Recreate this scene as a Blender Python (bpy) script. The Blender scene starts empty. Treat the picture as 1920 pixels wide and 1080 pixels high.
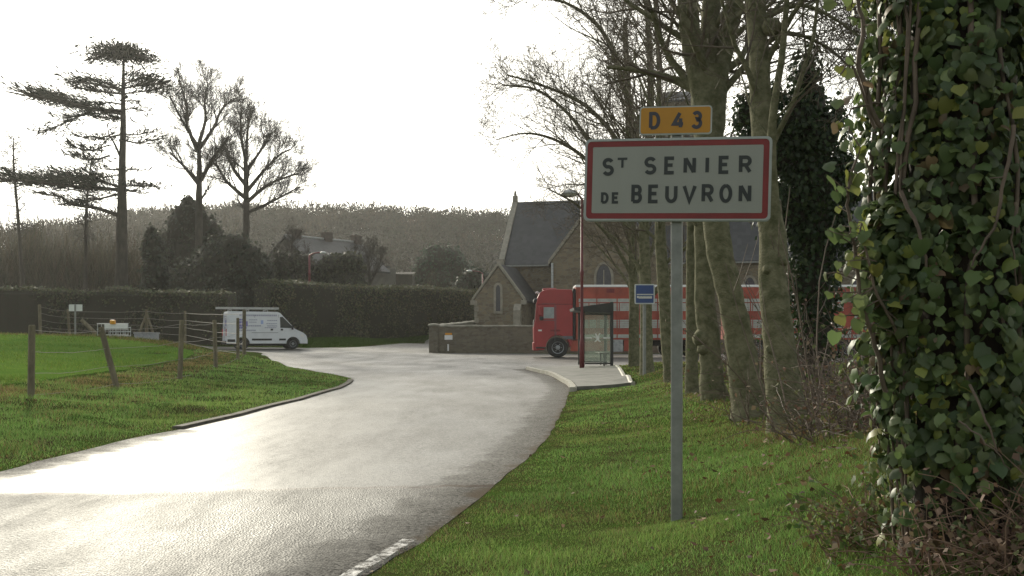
import bpy, bmesh, math, random
import numpy as np
from mathutils import Vector, Matrix
from mathutils.geometry import delaunay_2d_cdt

random.seed(7)
RNG = np.random.default_rng(11)
SC = bpy.context.scene
COL = SC.collection
R = math.radians
PI = math.pi

# ------------------------------------------------------------------ camera model
F, CX, HY, CH = 2000.0, 960.0, 626.0, 1.32          # focal length in photo pixels, centre column, horizon row, eye height


def at(px, py, Y):
    """point of the place seen at a photo pixel, at distance Y"""
    return Vector(((px - CX) * Y / F, Y, CH - (py - HY) * Y / F))


def XZ(px, py, Y):
    p = at(px, py, Y)
    return p.x, p.z


SUN_AZ, SUN_EL = R(-23), R(20)
SUN_DIR = Vector((math.sin(SUN_AZ) * math.cos(SUN_EL), math.cos(SUN_AZ) * math.cos(SUN_EL), math.sin(SUN_EL)))

# ------------------------------------------------------------------ materials
MATS = {}


def mat(name, color, rough=0.8, var=0.25, scale=6.0, bump=0.0, bscale=40.0, metal=0.0, spec=0.5, color2=None,
        attr=False, transl=0.0, detail=6.0, stretch=(1, 1, 1), coord='Object', ramp=(0.35, 0.65)):
    """principled material whose colour wanders between two tones by noise (or follows a per-leaf attribute)"""
    if name in MATS:
        return MATS[name]
    m = bpy.data.materials.new(name)
    m.use_nodes = True
    nt = m.node_tree
    N, L = nt.nodes, nt.links
    b = N['Principled BSDF']
    b.inputs['Roughness'].default_value = rough
    b.inputs['Metallic'].default_value = metal
    b.inputs['Specular IOR Level'].default_value = spec
    tc = N.new('ShaderNodeTexCoord')
    mp = N.new('ShaderNodeMapping')
    mp.inputs['Scale'].default_value = stretch
    L.new(tc.outputs[coord], mp.inputs['Vector'])
    nz = N.new('ShaderNodeTexNoise')
    nz.inputs['Scale'].default_value = scale
    nz.inputs['Detail'].default_value = detail
    nz.inputs['Roughness'].default_value = 0.65
    L.new(mp.outputs['Vector'], nz.inputs['Vector'])
    if attr:
        a = N.new('ShaderNodeAttribute')
        a.attribute_name = 'Col'
        csock = a.outputs['Color']
    else:
        cr = N.new('ShaderNodeValToRGB')
        c2 = color2 or tuple(c * (1 - var) for c in color)
        c1 = color if color2 else tuple(min(1, c * (1 + var)) for c in color)
        cr.color_ramp.elements[0].position = ramp[0]
        cr.color_ramp.elements[1].position = ramp[1]
        cr.color_ramp.elements[0].color = (*c2, 1)
        cr.color_ramp.elements[1].color = (*c1, 1)
        L.new(nz.outputs['Fac'], cr.inputs['Fac'])
        csock = cr.outputs['Color']
    L.new(csock, b.inputs['Base Color'])
    if bump:
        nb = N.new('ShaderNodeTexNoise')
        nb.inputs['Scale'].default_value = bscale
        nb.inputs['Detail'].default_value = 5
        L.new(mp.outputs['Vector'], nb.inputs['Vector'])
        bp = N.new('ShaderNodeBump')
        bp.inputs['Strength'].default_value = bump
        bp.inputs['Distance'].default_value = 0.02
        L.new(nb.outputs['Fac'], bp.inputs['Height'])
        L.new(bp.outputs['Normal'], b.inputs['Normal'])
    if transl:
        tr = N.new('ShaderNodeBsdfTranslucent')
        L.new(csock, tr.inputs['Color'])
        mx = N.new('ShaderNodeMixShader')
        mx.inputs['Fac'].default_value = transl
        L.new(b.outputs['BSDF'], mx.inputs[1])
        L.new(tr.outputs['BSDF'], mx.inputs[2])
        L.new(mx.outputs['Shader'], N['Material Output'].inputs['Surface'])
    MATS[name] = m
    return m


def stone_mat(name, c_hi, c_lo, c_joint, w=0.45, h=0.2):
    """coursed rubble: voronoi stones stretched along the course, mortar joints between, each stone its own tone"""
    m = bpy.data.materials.new(name)
    m.use_nodes = True
    N, L = m.node_tree.nodes, m.node_tree.links
    b = N['Principled BSDF']
    b.inputs['Roughness'].default_value = 0.9
    tc = N.new('ShaderNodeTexCoord')
    mp = N.new('ShaderNodeMapping')
    mp.inputs['Scale'].default_value = (1 / w, 1 / w, 1 / h)
    L.new(tc.outputs['Object'], mp.inputs['Vector'])
    v = N.new('ShaderNodeTexVoronoi')
    v.inputs['Scale'].default_value = 1
    v.inputs['Randomness'].default_value = 0.85
    L.new(mp.outputs['Vector'], v.inputs['Vector'])
    e = N.new('ShaderNodeTexVoronoi')
    e.feature = 'DISTANCE_TO_EDGE'
    e.inputs['Scale'].default_value = 1
    e.inputs['Randomness'].default_value = 0.85
    L.new(mp.outputs['Vector'], e.inputs['Vector'])
    sep = N.new('ShaderNodeSeparateColor')
    L.new(v.outputs['Color'], sep.inputs['Color'])
    nz = N.new('ShaderNodeTexNoise')
    nz.inputs['Scale'].default_value = 0.7
    nz.inputs['Detail'].default_value = 7
    L.new(tc.outputs['Object'], nz.inputs['Vector'])
    add = N.new('ShaderNodeMath')
    add.operation = 'MULTIPLY_ADD'
    add.inputs[1].default_value = 0.6
    L.new(sep.outputs['Red'], add.inputs[0])
    sc = N.new('ShaderNodeMath')
    sc.operation = 'MULTIPLY'
    sc.inputs[1].default_value = 0.45
    L.new(nz.outputs['Fac'], sc.inputs[0])
    L.new(sc.outputs[0], add.inputs[2])
    cr = N.new('ShaderNodeValToRGB')
    cr.color_ramp.elements[0].position = 0.15
    cr.color_ramp.elements[1].position = 0.85
    cr.color_ramp.elements[0].color = (*c_lo, 1)
    cr.color_ramp.elements[1].color = (*c_hi, 1)
    L.new(add.outputs[0], cr.inputs['Fac'])
    mr = N.new('ShaderNodeMapRange')
    mr.inputs['From Min'].default_value = 0.02
    mr.inputs['From Max'].default_value = 0.10
    L.new(e.outputs['Distance'], mr.inputs['Value'])
    mx = N.new('ShaderNodeMix')
    mx.data_type = 'RGBA'
    mx.inputs[6].default_value = (*c_joint, 1)
    L.new(mr.outputs['Result'], mx.inputs[0])
    L.new(cr.outputs['Color'], mx.inputs[7])
    L.new(mx.outputs[2], b.inputs['Base Color'])
    bp = N.new('ShaderNodeBump')
    bp.inputs['Strength'].default_value = 0.5
    bp.inputs['Distance'].default_value = 0.03
    L.new(mr.outputs['Result'], bp.inputs['Height'])
    L.new(bp.outputs['Normal'], b.inputs['Normal'])
    return m


def slate_mat(name, c1, c2):
    m = bpy.data.materials.new(name)
    m.use_nodes = True
    N, L = m.node_tree.nodes, m.node_tree.links
    b = N['Principled BSDF']
    b.inputs['Roughness'].default_value = 0.6
    tc = N.new('ShaderNodeTexCoord')
    mp = N.new('ShaderNodeMapping')
    mp.inputs['Scale'].default_value = (1 / 0.35, 1 / 0.9, 1 / 0.28)
    L.new(tc.outputs['Object'], mp.inputs['Vector'])
    v = N.new('ShaderNodeTexVoronoi')
    v.inputs['Scale'].default_value = 1
    v.inputs['Randomness'].default_value = 0.3
    L.new(mp.outputs['Vector'], v.inputs['Vector'])
    sep = N.new('ShaderNodeSeparateColor')
    L.new(v.outputs['Color'], sep.inputs['Color'])
    nz = N.new('ShaderNodeTexNoise')
    nz.inputs['Scale'].default_value = 0.5
    nz.inputs['Detail'].default_value = 8
    L.new(tc.outputs['Object'], nz.inputs['Vector'])
    a = N.new('ShaderNodeMath')
    a.operation = 'MULTIPLY_ADD'
    a.inputs[1].default_value = 0.35
    L.new(sep.outputs['Green'], a.inputs[0])
    L.new(nz.outputs['Fac'], a.inputs[2])
    cr = N.new('ShaderNodeValToRGB')
    cr.color_ramp.elements[0].position = 0.4
    cr.color_ramp.elements[1].position = 0.95
    cr.color_ramp.elements[0].color = (*c1, 1)
    cr.color_ramp.elements[1].color = (*c2, 1)
    L.new(a.outputs[0], cr.inputs['Fac'])
    L.new(cr.outputs['Color'], b.inputs['Base Color'])
    bp = N.new('ShaderNodeBump')
    bp.inputs['Strength'].default_value = 0.25
    bp.inputs['Distance'].default_value = 0.02
    L.new(sep.outputs['Red'], bp.inputs['Height'])
    L.new(bp.outputs['Normal'], b.inputs['Normal'])
    return m


# ------------------------------------------------------------------ mesh helpers
class MB:
    def __init__(self):
        self.v, self.f = [], []

    def add(self, vs, fs):
        o = len(self.v)
        self.v.extend([tuple(p) for p in vs])
        self.f.extend([tuple(i + o for i in f) for f in fs])
        return self

    def box(self, c, s, M=None):
        cx, cy, cz = c
        x, y, z = s[0] / 2, s[1] / 2, s[2] / 2
        vs = [Vector((cx + a * x, cy + b * y, cz + d * z)) for a in (-1, 1) for b in (-1, 1) for d in (-1, 1)]
        if M is not None:
            vs = [M @ p for p in vs]
        return self.add(vs, [(0, 1, 3, 2), (4, 6, 7, 5), (0, 4, 5, 1), (2, 3, 7, 6), (0, 2, 6, 4), (1, 5, 7, 3)])

    def bbox(self, c, s, bev=0.02, seg=2, M=None):
        """box with rounded edges"""
        bm = bmesh.new()
        bmesh.ops.create_cube(bm, size=1)
        for v in bm.verts:
            v.co = Vector((v.co.x * s[0] + c[0], v.co.y * s[1] + c[1], v.co.z * s[2] + c[2]))
        bmesh.ops.bevel(bm, geom=list(bm.edges), offset=min(bev, min(s) * 0.45), segments=seg, affect='EDGES', profile=0.6)
        return self.frombm(bm, M)

    def frombm(self, bm, M=None):
        bm.verts.index_update()
        vs = [(M @ v.co) if M is not None else v.co.copy() for v in bm.verts]
        fs = [[v.index for v in f.verts] for f in bm.faces]
        bm.free()
        return self.add(vs, fs)

    def prism(self, poly, ext, bev=0.0, seg=2):
        """closed polygon (list of 3-D points) swept along ext; bev rounds the edges"""
        ext = Vector(ext)
        n = len(poly)
        vs = [Vector(p) for p in poly] + [Vector(p) + ext for p in poly]
        fs = [tuple(range(n))[::-1], tuple(range(n, 2 * n))] + [(i, (i + 1) % n, n + (i + 1) % n, n + i) for i in range(n)]
        if bev:
            bm = bmesh.new()
            bv = [bm.verts.new(p) for p in vs]
            for f in fs:
                bm.faces.new([bv[i] for i in f])
            bmesh.ops.recalc_face_normals(bm, faces=list(bm.faces))
            bmesh.ops.bevel(bm, geom=list(bm.edges), offset=bev, segments=seg, affect='EDGES', profile=0.6)
            return self.frombm(bm)
        return self.add(vs, fs)

    def tube(self, pts, rad, n=6, cap=False):
        m = len(pts)
        if m < 2:
            return self
        o = len(self.v)
        px, py, pz = 0.0, 0.0, 0.0
        ref = None
        for i in range(m):
            a = pts[max(0, i - 1)]
            b = pts[min(m - 1, i + 1)]
            dx, dy, dz = b[0] - a[0], b[1] - a[1], b[2] - a[2]
            l = math.sqrt(dx * dx + dy * dy + dz * dz) or 1e-9
            dx /= l; dy /= l; dz /= l
            if ref is None:
                ref = (1.0, 0.0, 0.0) if abs(dx) < 0.7 else (0.0, 1.0, 0.0)
            rx, ry, rz = ref
            k = rx * dx + ry * dy + rz * dz
            ux, uy, uz = rx - k * dx, ry - k * dy, rz - k * dz
            l = math.sqrt(ux * ux + uy * uy + uz * uz) or 1e-9
            ux /= l; uy /= l; uz /= l
            ref = (ux, uy, uz)
            vx, vy, vz = dy * uz - dz * uy, dz * ux - dx * uz, dx * uy - dy * ux
            r = rad[i] if hasattr(rad, '__len__') else rad
            p = pts[i]
            for j in range(n):
                a = 2 * PI * j / n
                c, s = math.cos(a) * r, math.sin(a) * r
                self.v.append((p[0] + ux * c + vx * s, p[1] + uy * c + vy * s, p[2] + uz * c + vz * s))
        for i in range(m - 1):
            for j in range(n):
                j2 = (j + 1) % n
                self.f.append((o + i * n + j, o + i * n + j2, o + (i + 1) * n + j2, o + (i + 1) * n + j))
        if cap:
            self.f.append(tuple(o + j for j in range(n))[::-1])
            self.f.append(tuple(o + (m - 1) * n + j for j in range(n)))
        return self

    def lathe(self, c, axis, prof, n=20):
        """profile [(radius, offset along axis)] spun round axis through c"""
        axis = Vector(axis).normalized()
        u = axis.orthogonal().normalized()
        w = axis.cross(u)
        c = Vector(c)
        vs = []
        for r, h in prof:
            for j in range(n):
                a = 2 * PI * j / n
                vs.append(c + axis * h + u * (r * math.cos(a)) + w * (r * math.sin(a)))
        fs = [(i * n + j, i * n + (j + 1) % n, (i + 1) * n + (j + 1) % n, (i + 1) * n + j) for i in range(len(prof) - 1) for j in range(n)]
        fs.append(tuple(range(n))[::-1])
        fs.append(tuple((len(prof) - 1) * n + j for j in range(n)))
        return self.add(vs, fs)

    def build(self, name, m, parent=None, origin=None, smooth=False):
        me = bpy.data.meshes.new(name)
        v = np.array(self.v, dtype=np.float64).reshape(-1, 3)
        if origin is not None:
            v = v - np.array(origin)
        me.from_pydata(v.tolist(), [], self.f)
        if smooth:
            me.polygons.foreach_set('use_smooth', [True] * len(me.polygons))
        me.materials.append(m)
        me.update()
        o = bpy.data.objects.new(name, me)
        COL.objects.link(o)
        if parent is not None:
            o.parent = parent
        elif origin is not None:
            o.location = origin
        return o


def tag(o, label, cat, group=None):
    o['label'] = label
    o['category'] = cat
    if group:
        o['group'] = group
    return o


def thing(name, label, cat, loc=(0, 0, 0), rz=0.0, group=None):
    o = bpy.data.objects.new(name, None)
    o.empty_display_size = 0.2
    COL.objects.link(o)
    o.location = loc
    o.rotation_euler = (0, 0, rz)
    return tag(o, label, cat, group)


def struct(o):
    o['kind'] = 'structure'
    return o


def stuff(o, label=None, cat=None):
    o['kind'] = 'stuff'
    if label:
        o['label'] = label
    if cat:
        o['category'] = cat
    return o


def scatter(name, tv, tf, A, pos, col, m, parent=None, origin=None):
    """N copies of a small template as ONE mesh (leaves of one crown, blades of grass): A = N 3x3 matrices, col = N colours"""
    tv = np.asarray(tv, float)
    n, k = len(pos), len(tv)
    V = np.einsum('nij,kj->nki', A, tv) + pos[:, None, :]
    if origin is not None:
        V = V - np.array(origin)[None, None, :]
    V = V.reshape(-1, 3)
    tot = np.array([len(f) for f in tf])
    flat = np.concatenate([np.array(f) for f in tf])
    nl = len(flat)
    loops = (flat[None, :] + (np.arange(n) * k)[:, None]).ravel()
    totals = np.tile(tot, n)
    starts = np.concatenate([[0], np.cumsum(totals)[:-1]])
    me = bpy.data.meshes.new(name)
    me.vertices.add(n * k)
    me.vertices.foreach_set('co', V.astype(np.float32).ravel())
    me.loops.add(n * nl)
    me.loops.foreach_set('vertex_index', loops.astype(np.int32))
    me.polygons.add(n * len(tf))
    me.polygons.foreach_set('loop_start', starts.astype(np.int32))
    me.polygons.foreach_set('loop_total', totals.astype(np.int32))
    if col is not None:
        a = me.color_attributes.new('Col', 'FLOAT_COLOR', 'POINT')
        c4 = np.ones((n * k, 4), np.float32)
        c4[:, :3] = np.repeat(col, k, axis=0)
        a.data.foreach_set('color', c4.ravel())
    me.update(calc_edges=True)
    me.validate()
    me.materials.append(m)
    o = bpy.data.objects.new(name, me)
    COL.objects.link(o)
    if parent is not None:
        o.parent = parent
    elif origin is not None:
        o.location = origin
    return o


def norm(a):
    return a / np.maximum(np.linalg.norm(a, axis=-1, keepdims=True), 1e-9)


def axes(fwd, up_hint):
    """N matrices with columns (side, forward, normal)"""
    f = norm(fwd)
    s = norm(np.cross(f, up_hint))
    u = np.cross(s, f)
    return np.stack([s, f, u], axis=-1)


def rand_dir(n, rng=RNG):
    v = rng.normal(size=(n, 3))
    return norm(v)


def mixcol(n, cols, jitter=0.2, rng=RNG, weights=None):
    c = np.array(cols, float)
    w = None if weights is None else np.array(weights) / sum(weights)
    out = c[rng.choice(len(c), n, p=w)]
    return np.clip(out * (1 + rng.uniform(-jitter, jitter, (n, 1))) * (1 + rng.uniform(-0.08, 0.08, (n, 3))), 0, 1)


def vnoise(x, y, s, seed=0):
    """cheap smooth value noise, 0..1"""
    x = np.asarray(x) / s + 1000.0
    y = np.asarray(y) / s + 1000.0
    xi, yi = np.floor(x), np.floor(y)
    xf, yf = x - xi, y - yi
    xf, yf = xf * xf * (3 - 2 * xf), yf * yf * (3 - 2 * yf)

    def h(a, b):
        q = np.sin(a * 127.1 + b * 311.7 + seed * 74.7) * 43758.5453
        return q - np.floor(q)
    return (h(xi, yi) * (1 - xf) + h(xi + 1, yi) * xf) * (1 - yf) + (h(xi, yi + 1) * (1 - xf) + h(xi + 1, yi + 1) * xf) * yf


# ------------------------------------------------------------------ terrain
road_right = [(-3.0, -8), (-1.95, 0), (-1.35, 3), (-0.80, 5.8), (-0.40, 7.8), (-0.05, 10), (0.31, 12.3), (0.68, 16.1), (1.0, 20.0), (1.22, 23.2),
              (1.38, 25.2), (1.42, 27.7), (1.30, 31.7), (0.93, 35.9), (0.52, 39.5), (1.0, 40.6), (4, 40.7), (8, 41), (20, 42), (42, 43)]
road_far = [(42, 66), (20, 67.5), (2, 68.8), (-5.2, 69.6), (-5.6, 72), (-4.2, 84), (-2.5, 100)]
road_left = [(-5.0, 100), (-7.3, 86), (-9.4, 73.5), (-11, 68.5), (-13, 66.6), (-18, 66), (-32, 67), (-32, 58.5), (-18, 57.5), (-13.3, 55.3), (-12, 51), (-9.7, 43.3), (-8.3, 39.4),
             (-6.4, 35.3), (-4.95, 31.6), (-4.42, 29.6), (-4.25, 27.8), (-4.12, 25.4), (-4.19, 21), (-4.37, 17.1), (-4.57, 14.75), (-4.83, 12.2), (-4.9, 10.2), (-5.3, 5), (-6, 0), (-7, -8)]
ROAD = road_right + road_far + road_left

ctrl = []
for x, y in road_right[:15]:
    ctrl.append((x, y, 0.0))
for x, y in ((-4.25, 27.8), (-4.12, 25.4), (-4.19, 21), (-4.37, 17.1), (-4.57, 14.75), (-4.83, 12.2), (-4.9, 10.2), (-5.3, 5), (-6, 0), (-7, -8)):
    ctrl.append((x, y, 0.0))
for y in range(-10, 60, 6):
    ctrl.append((-2.0, y, 0.0))
ctrl += [(1.14, 7.43, 0.0), (0.5, 6, 0.0), (0.3, 3, 0.0), (0.9, 10, 0.01), (1.5, 14, .02), (2, 20, .02), (2.2, 25, .02), (3.6, 29.3, .02), (3.0, 26.5, .03), (4.2, 38, .1),
         (2.8, 11, .30), (2.92, 13, .3), (3.0, 16, .33), (3.7, 22, .33), (3.9, 28, .36), (4.37, 38, .28),
         (1.9, 9, .22), (2.6, 9, .45), (1.55, 6, .30), (1.72, 4.2, .56), (1.3, 4.3, .28), (0.9, 5, .04), (2.3, 5.5, .7), (2.3, 7.5, .48), (3.2, 8, .7), (4.5, 11, .75), (4.6, 16, .65), (5, 22, .55),
         (5, 28, .5), (5.5, 35, .35), (10, 30, .45), (20, 20, .8), (20, 30, .5), (30, 10, 1), (10, 5, 1), (2.5, 0, .7), (1.2, 0, .15), (3, -6, .7),
         (1, 45, 0), (10, 46, 0), (20, 50, 0), (5, 58, 0), (15, 58, 0), (30, 58, 0), (0, 64, 0), (-4, 60, .03), (-5.1, 70, .06), (5, 69, .03), (15, 68, .05), (30, 67, .1), (45, 60, .2)]
ctrl += [(-7.8, 10, .35), (-7.8, 14, .33), (-7.9, 17.6, .25), (-8, 21.7, .25), (-7.8, 25, .25), (-8.6, 31, .36), (-10.2, 40, .4), (-10.6, 42, .5), (-6, 15, .1), (-6, 21, .1), (-6, 27, .1), (-6.6, 32, .12),
         (-9.3, 19, .36), (-9.2, 24, .38), (-14, 24, .5), (-20, 30, .75), (-25, 52, 1.2), (-19, 51, 1.12), (-14.5, 47, .86), (-11.8, 43, .55), (-12, 32, .55), (-35, 50, 1.3), (-35, 25, .9), (-20, 18, .6), (-12, 14, .4),
         (-9, 0, .3), (-9, -8, .3), (-30, 0, .6),
         (-6.4, 35.3, .05), (-8.3, 39.4, .1), (-9.7, 43.3, .15), (-12, 51, .25), (-13.3, 55.3, .38), (-18, 57.5, .42), (-14.8, 64, .39), (-18, 64, .42), (-11, 68, .42), (-9.4, 73, .47), (-7.3, 86, .52), (-5.5, 78, .3),
         (-8, 50, .1), (-8, 60, .22), (-32, 62, .6), (-22, 55.5, .75),
         (-18, 78, .8), (-12, 81, 1.0), (-12, 75, .75), (-5.5, 90, 1.15), (-3, 95, 1.3), (-25, 85, 1.2), (-30, 70, 1.1), (-20, 70, .8), (0, 80, .4), (10, 85, .5), (25, 85, .5), (-2, 76, .4), (40, 85, .6),
         (0, 110, 1.5), (-40, 110, 1.6), (40, 110, 1.5), (-80, 60, 1.6), (80, 60, 1.0), (-80, 200, 2), (80, 200, 2), (0, 200, 2), (-80, -40, .5), (80, -40, 1)]
CT = np.array(ctrl)
_D = np.linalg.norm(CT[:, None, :2] - CT[None, :, :2], axis=-1)
_W = np.linalg.solve(_D + 0.02 * np.eye(len(CT)), CT[:, 2] - CT[:, 2].mean())


def H(x, y):
    x = np.clip(np.asarray(x, float), -85, 85)
    y = np.clip(np.asarray(y, float), -40, 200)
    sh = np.broadcast(x, y).shape
    q = np.stack([np.broadcast_to(x, sh).ravel(), np.broadcast_to(y, sh).ravel()], -1)
    out = np.empty(len(q))
    for i in range(0, len(q), 20000):
        d = np.linalg.norm(q[i:i + 20000, None, :] - CT[None, :, :2], axis=-1)
        out[i:i + 20000] = d @ _W + CT[:, 2].mean()
    return out.reshape(sh)


def h1(x, y):
    return float(H(np.array([x]), np.array([y]))[0])


def inside(poly, x, y):
    x, y = np.asarray(x), np.asarray(y)
    r = np.zeros(x.shape, bool)
    n = len(poly)
    for i in range(n):
        (x1, y1), (x2, y2) = poly[i], poly[(i + 1) % n]
        c = ((y1 > y) != (y2 > y)) & (x < (x2 - x1) * (y - y1) / ((y2 - y1) or 1e-12) + x1)
        r ^= c
    return r


def edge_dist(poly, x, y, closed=True):
    x, y = np.asarray(x), np.asarray(y)
    d = np.full(x.shape, 1e9)
    n = len(poly)
    for i in range(n if closed else n - 1):
        (x1, y1), (x2, y2) = poly[i], poly[(i + 1) % n]
        ex, ey = x2 - x1, y2 - y1
        t = np.clip(((x - x1) * ex + (y - y1) * ey) / (ex * ex + ey * ey + 1e-12), 0, 1)
        d = np.minimum(d, np.hypot(x - x1 - t * ex, y - y1 - t * ey))
    return d


def smooth_poly(pts, n=6, closed=False):
    """Catmull-Rom through 2-D points"""
    out = []
    m = len(pts)
    for i in range(m - 1):
        p0, p1, p2, p3 = pts[max(0, i - 1)], pts[i], pts[i + 1], pts[min(m - 1, i + 2)]
        for k in range(n):
            t = k / n
            out.append(tuple(0.5 * (2 * b + (c - a) * t + (2 * a - 5 * b + 4 * c - d) * t * t + (3 * b - a - 3 * c + d) * t ** 3) for a, b, c, d in zip(p0, p1, p2, p3)))
    out.append(tuple(pts[-1]))
    return out


def sheet(name, poly, m, dz=0.012, step=0.7, jag=0.0, rim=None):
    """polygon draped over the terrain"""
    pl = []
    n = len(poly)
    for i in range(n):
        a, b = np.array(poly[i]), np.array(poly[(i + 1) % n])
        k = max(1, int(np.linalg.norm(b - a) / max(step * 0.5, 0.15)))
        for j in range(k):
            pl.append(a + (b - a) * j / k)
    pl = np.array(pl)
    if jag:
        pl = pl + (np.stack([vnoise(pl[:, 0], pl[:, 1], 0.35, 3), vnoise(pl[:, 0], pl[:, 1], 0.35, 5)], -1) - 0.5) * jag
    x0, y0 = pl.min(0)
    x1, y1 = pl.max(0)
    gx, gy = np.meshgrid(np.arange(x0, x1, step), np.arange(y0, y1, step))
    gx, gy = gx.ravel(), gy.ravel()
    k = inside(pl.tolist(), gx, gy) & (edge_dist(pl[::3].tolist(), gx, gy) > step * 0.35)
    pts = np.concatenate([pl, np.stack([gx[k], gy[k]], -1)])
    npl = len(pl)
    vo, eo, fo, _, _, _ = delaunay_2d_cdt([Vector(p) for p in pts.tolist()], [(i, (i + 1) % npl) for i in range(npl)], [list(range(npl))], 1, 1e-5)
    P = np.array([(p.x, p.y) for p in vo])
    z = H(P[:, 0], P[:, 1]) + dz
    if rim is not None:                          # the rim dips under the turf
        z = np.where(edge_dist(pl.tolist(), P[:, 0], P[:, 1]) < .02, z - dz + rim, z)
    mb = MB()
    mb.v = np.column_stack([P, z]).tolist()
    mb.f = [tuple(f) for f in fo]
    nf = len(mb.f)
    cnt = {}
    for f in mb.f:
        for a, b in zip(f, f[1:] + f[:1]):
            cnt[(a, b)] = 1
    for a, b in list(cnt):                       # a skirt, so that the edge has a thickness
        if (b, a) not in cnt:
            o = len(mb.v)
            (xa, ya, za), (xb, yb, zb) = mb.v[a], mb.v[b]
            mb.v += [(xa, ya, za), (xb, yb, zb), (xb, yb, zb - .08), (xa, ya, za - .08)]
            mb.f.append((o + 3, o + 2, o + 1, o))
    return mb.build(name, m, None, None, smooth=True)


# soil and turf under the blades
def ground_mat():
    m = mat('turf_soil', (.045, .075, .016), 0.95, scale=1.4, color2=(.05, .042, .02), spec=0, bump=0.7, bscale=14, ramp=(.36, .58))
    return m


xs = np.concatenate([np.arange(-460, -40, 20), np.arange(-40, -15, 1.2), np.arange(-15, 6.5, .22), np.arange(6.5, 40, 1.5), np.arange(40, 461, 20)])
ys = np.concatenate([np.arange(-60, -8, 6), np.arange(-8, 48, .28), np.arange(48, 112, 1.5), np.arange(112, 545, 18)])
GX, GY = np.meshgrid(xs, ys)
GZ = H(GX, GY)
rin = inside(ROAD, GX, GY)
rd = edge_dist(ROAD, GX, GY)
off = np.where(rin, 0, np.clip(rd / 1.0, 0, 1)) * np.clip((60 - GY) / 20, 0, 1)
tuss = ((vnoise(GX, GY, .9, 1) - .5) * .09 + (vnoise(GX, GY, .38, 2) - .5) * .05) * np.where(GX > -2, .4, 1)
GZ = GZ + tuss * off
GZ = np.where(rin, GZ - 0.07 * np.clip((rd - .10) / 0.3, 0, 1), GZ)
gm = MB()
ny, nx = GX.shape
gm.v = np.column_stack([GX.ravel(), GY.ravel(), GZ.ravel()]).tolist()
idx = np.arange(nx * ny).reshape(ny, nx)
gm.f = np.stack([idx[:-1, :-1], idx[:-1, 1:], idx[1:, 1:], idx[1:, :-1]], -1).reshape(-1, 4).tolist()
ground = struct(gm.build('ground', ground_mat(), smooth=True))


def HT(x, y):
    """terrain with its tussocks"""
    z = H(x, y)
    ri = inside(ROAD, x, y)
    o = np.where(ri, 0, np.clip(edge_dist(ROAD, x, y) / 1.0, 0, 1)) * np.clip((60 - y) / 20, 0, 1)
    return z + ((vnoise(x, y, .9, 1) - .5) * .09 + (vnoise(x, y, .38, 2) - .5) * .05) * o * np.where(x > -2, .4, 1)


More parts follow.
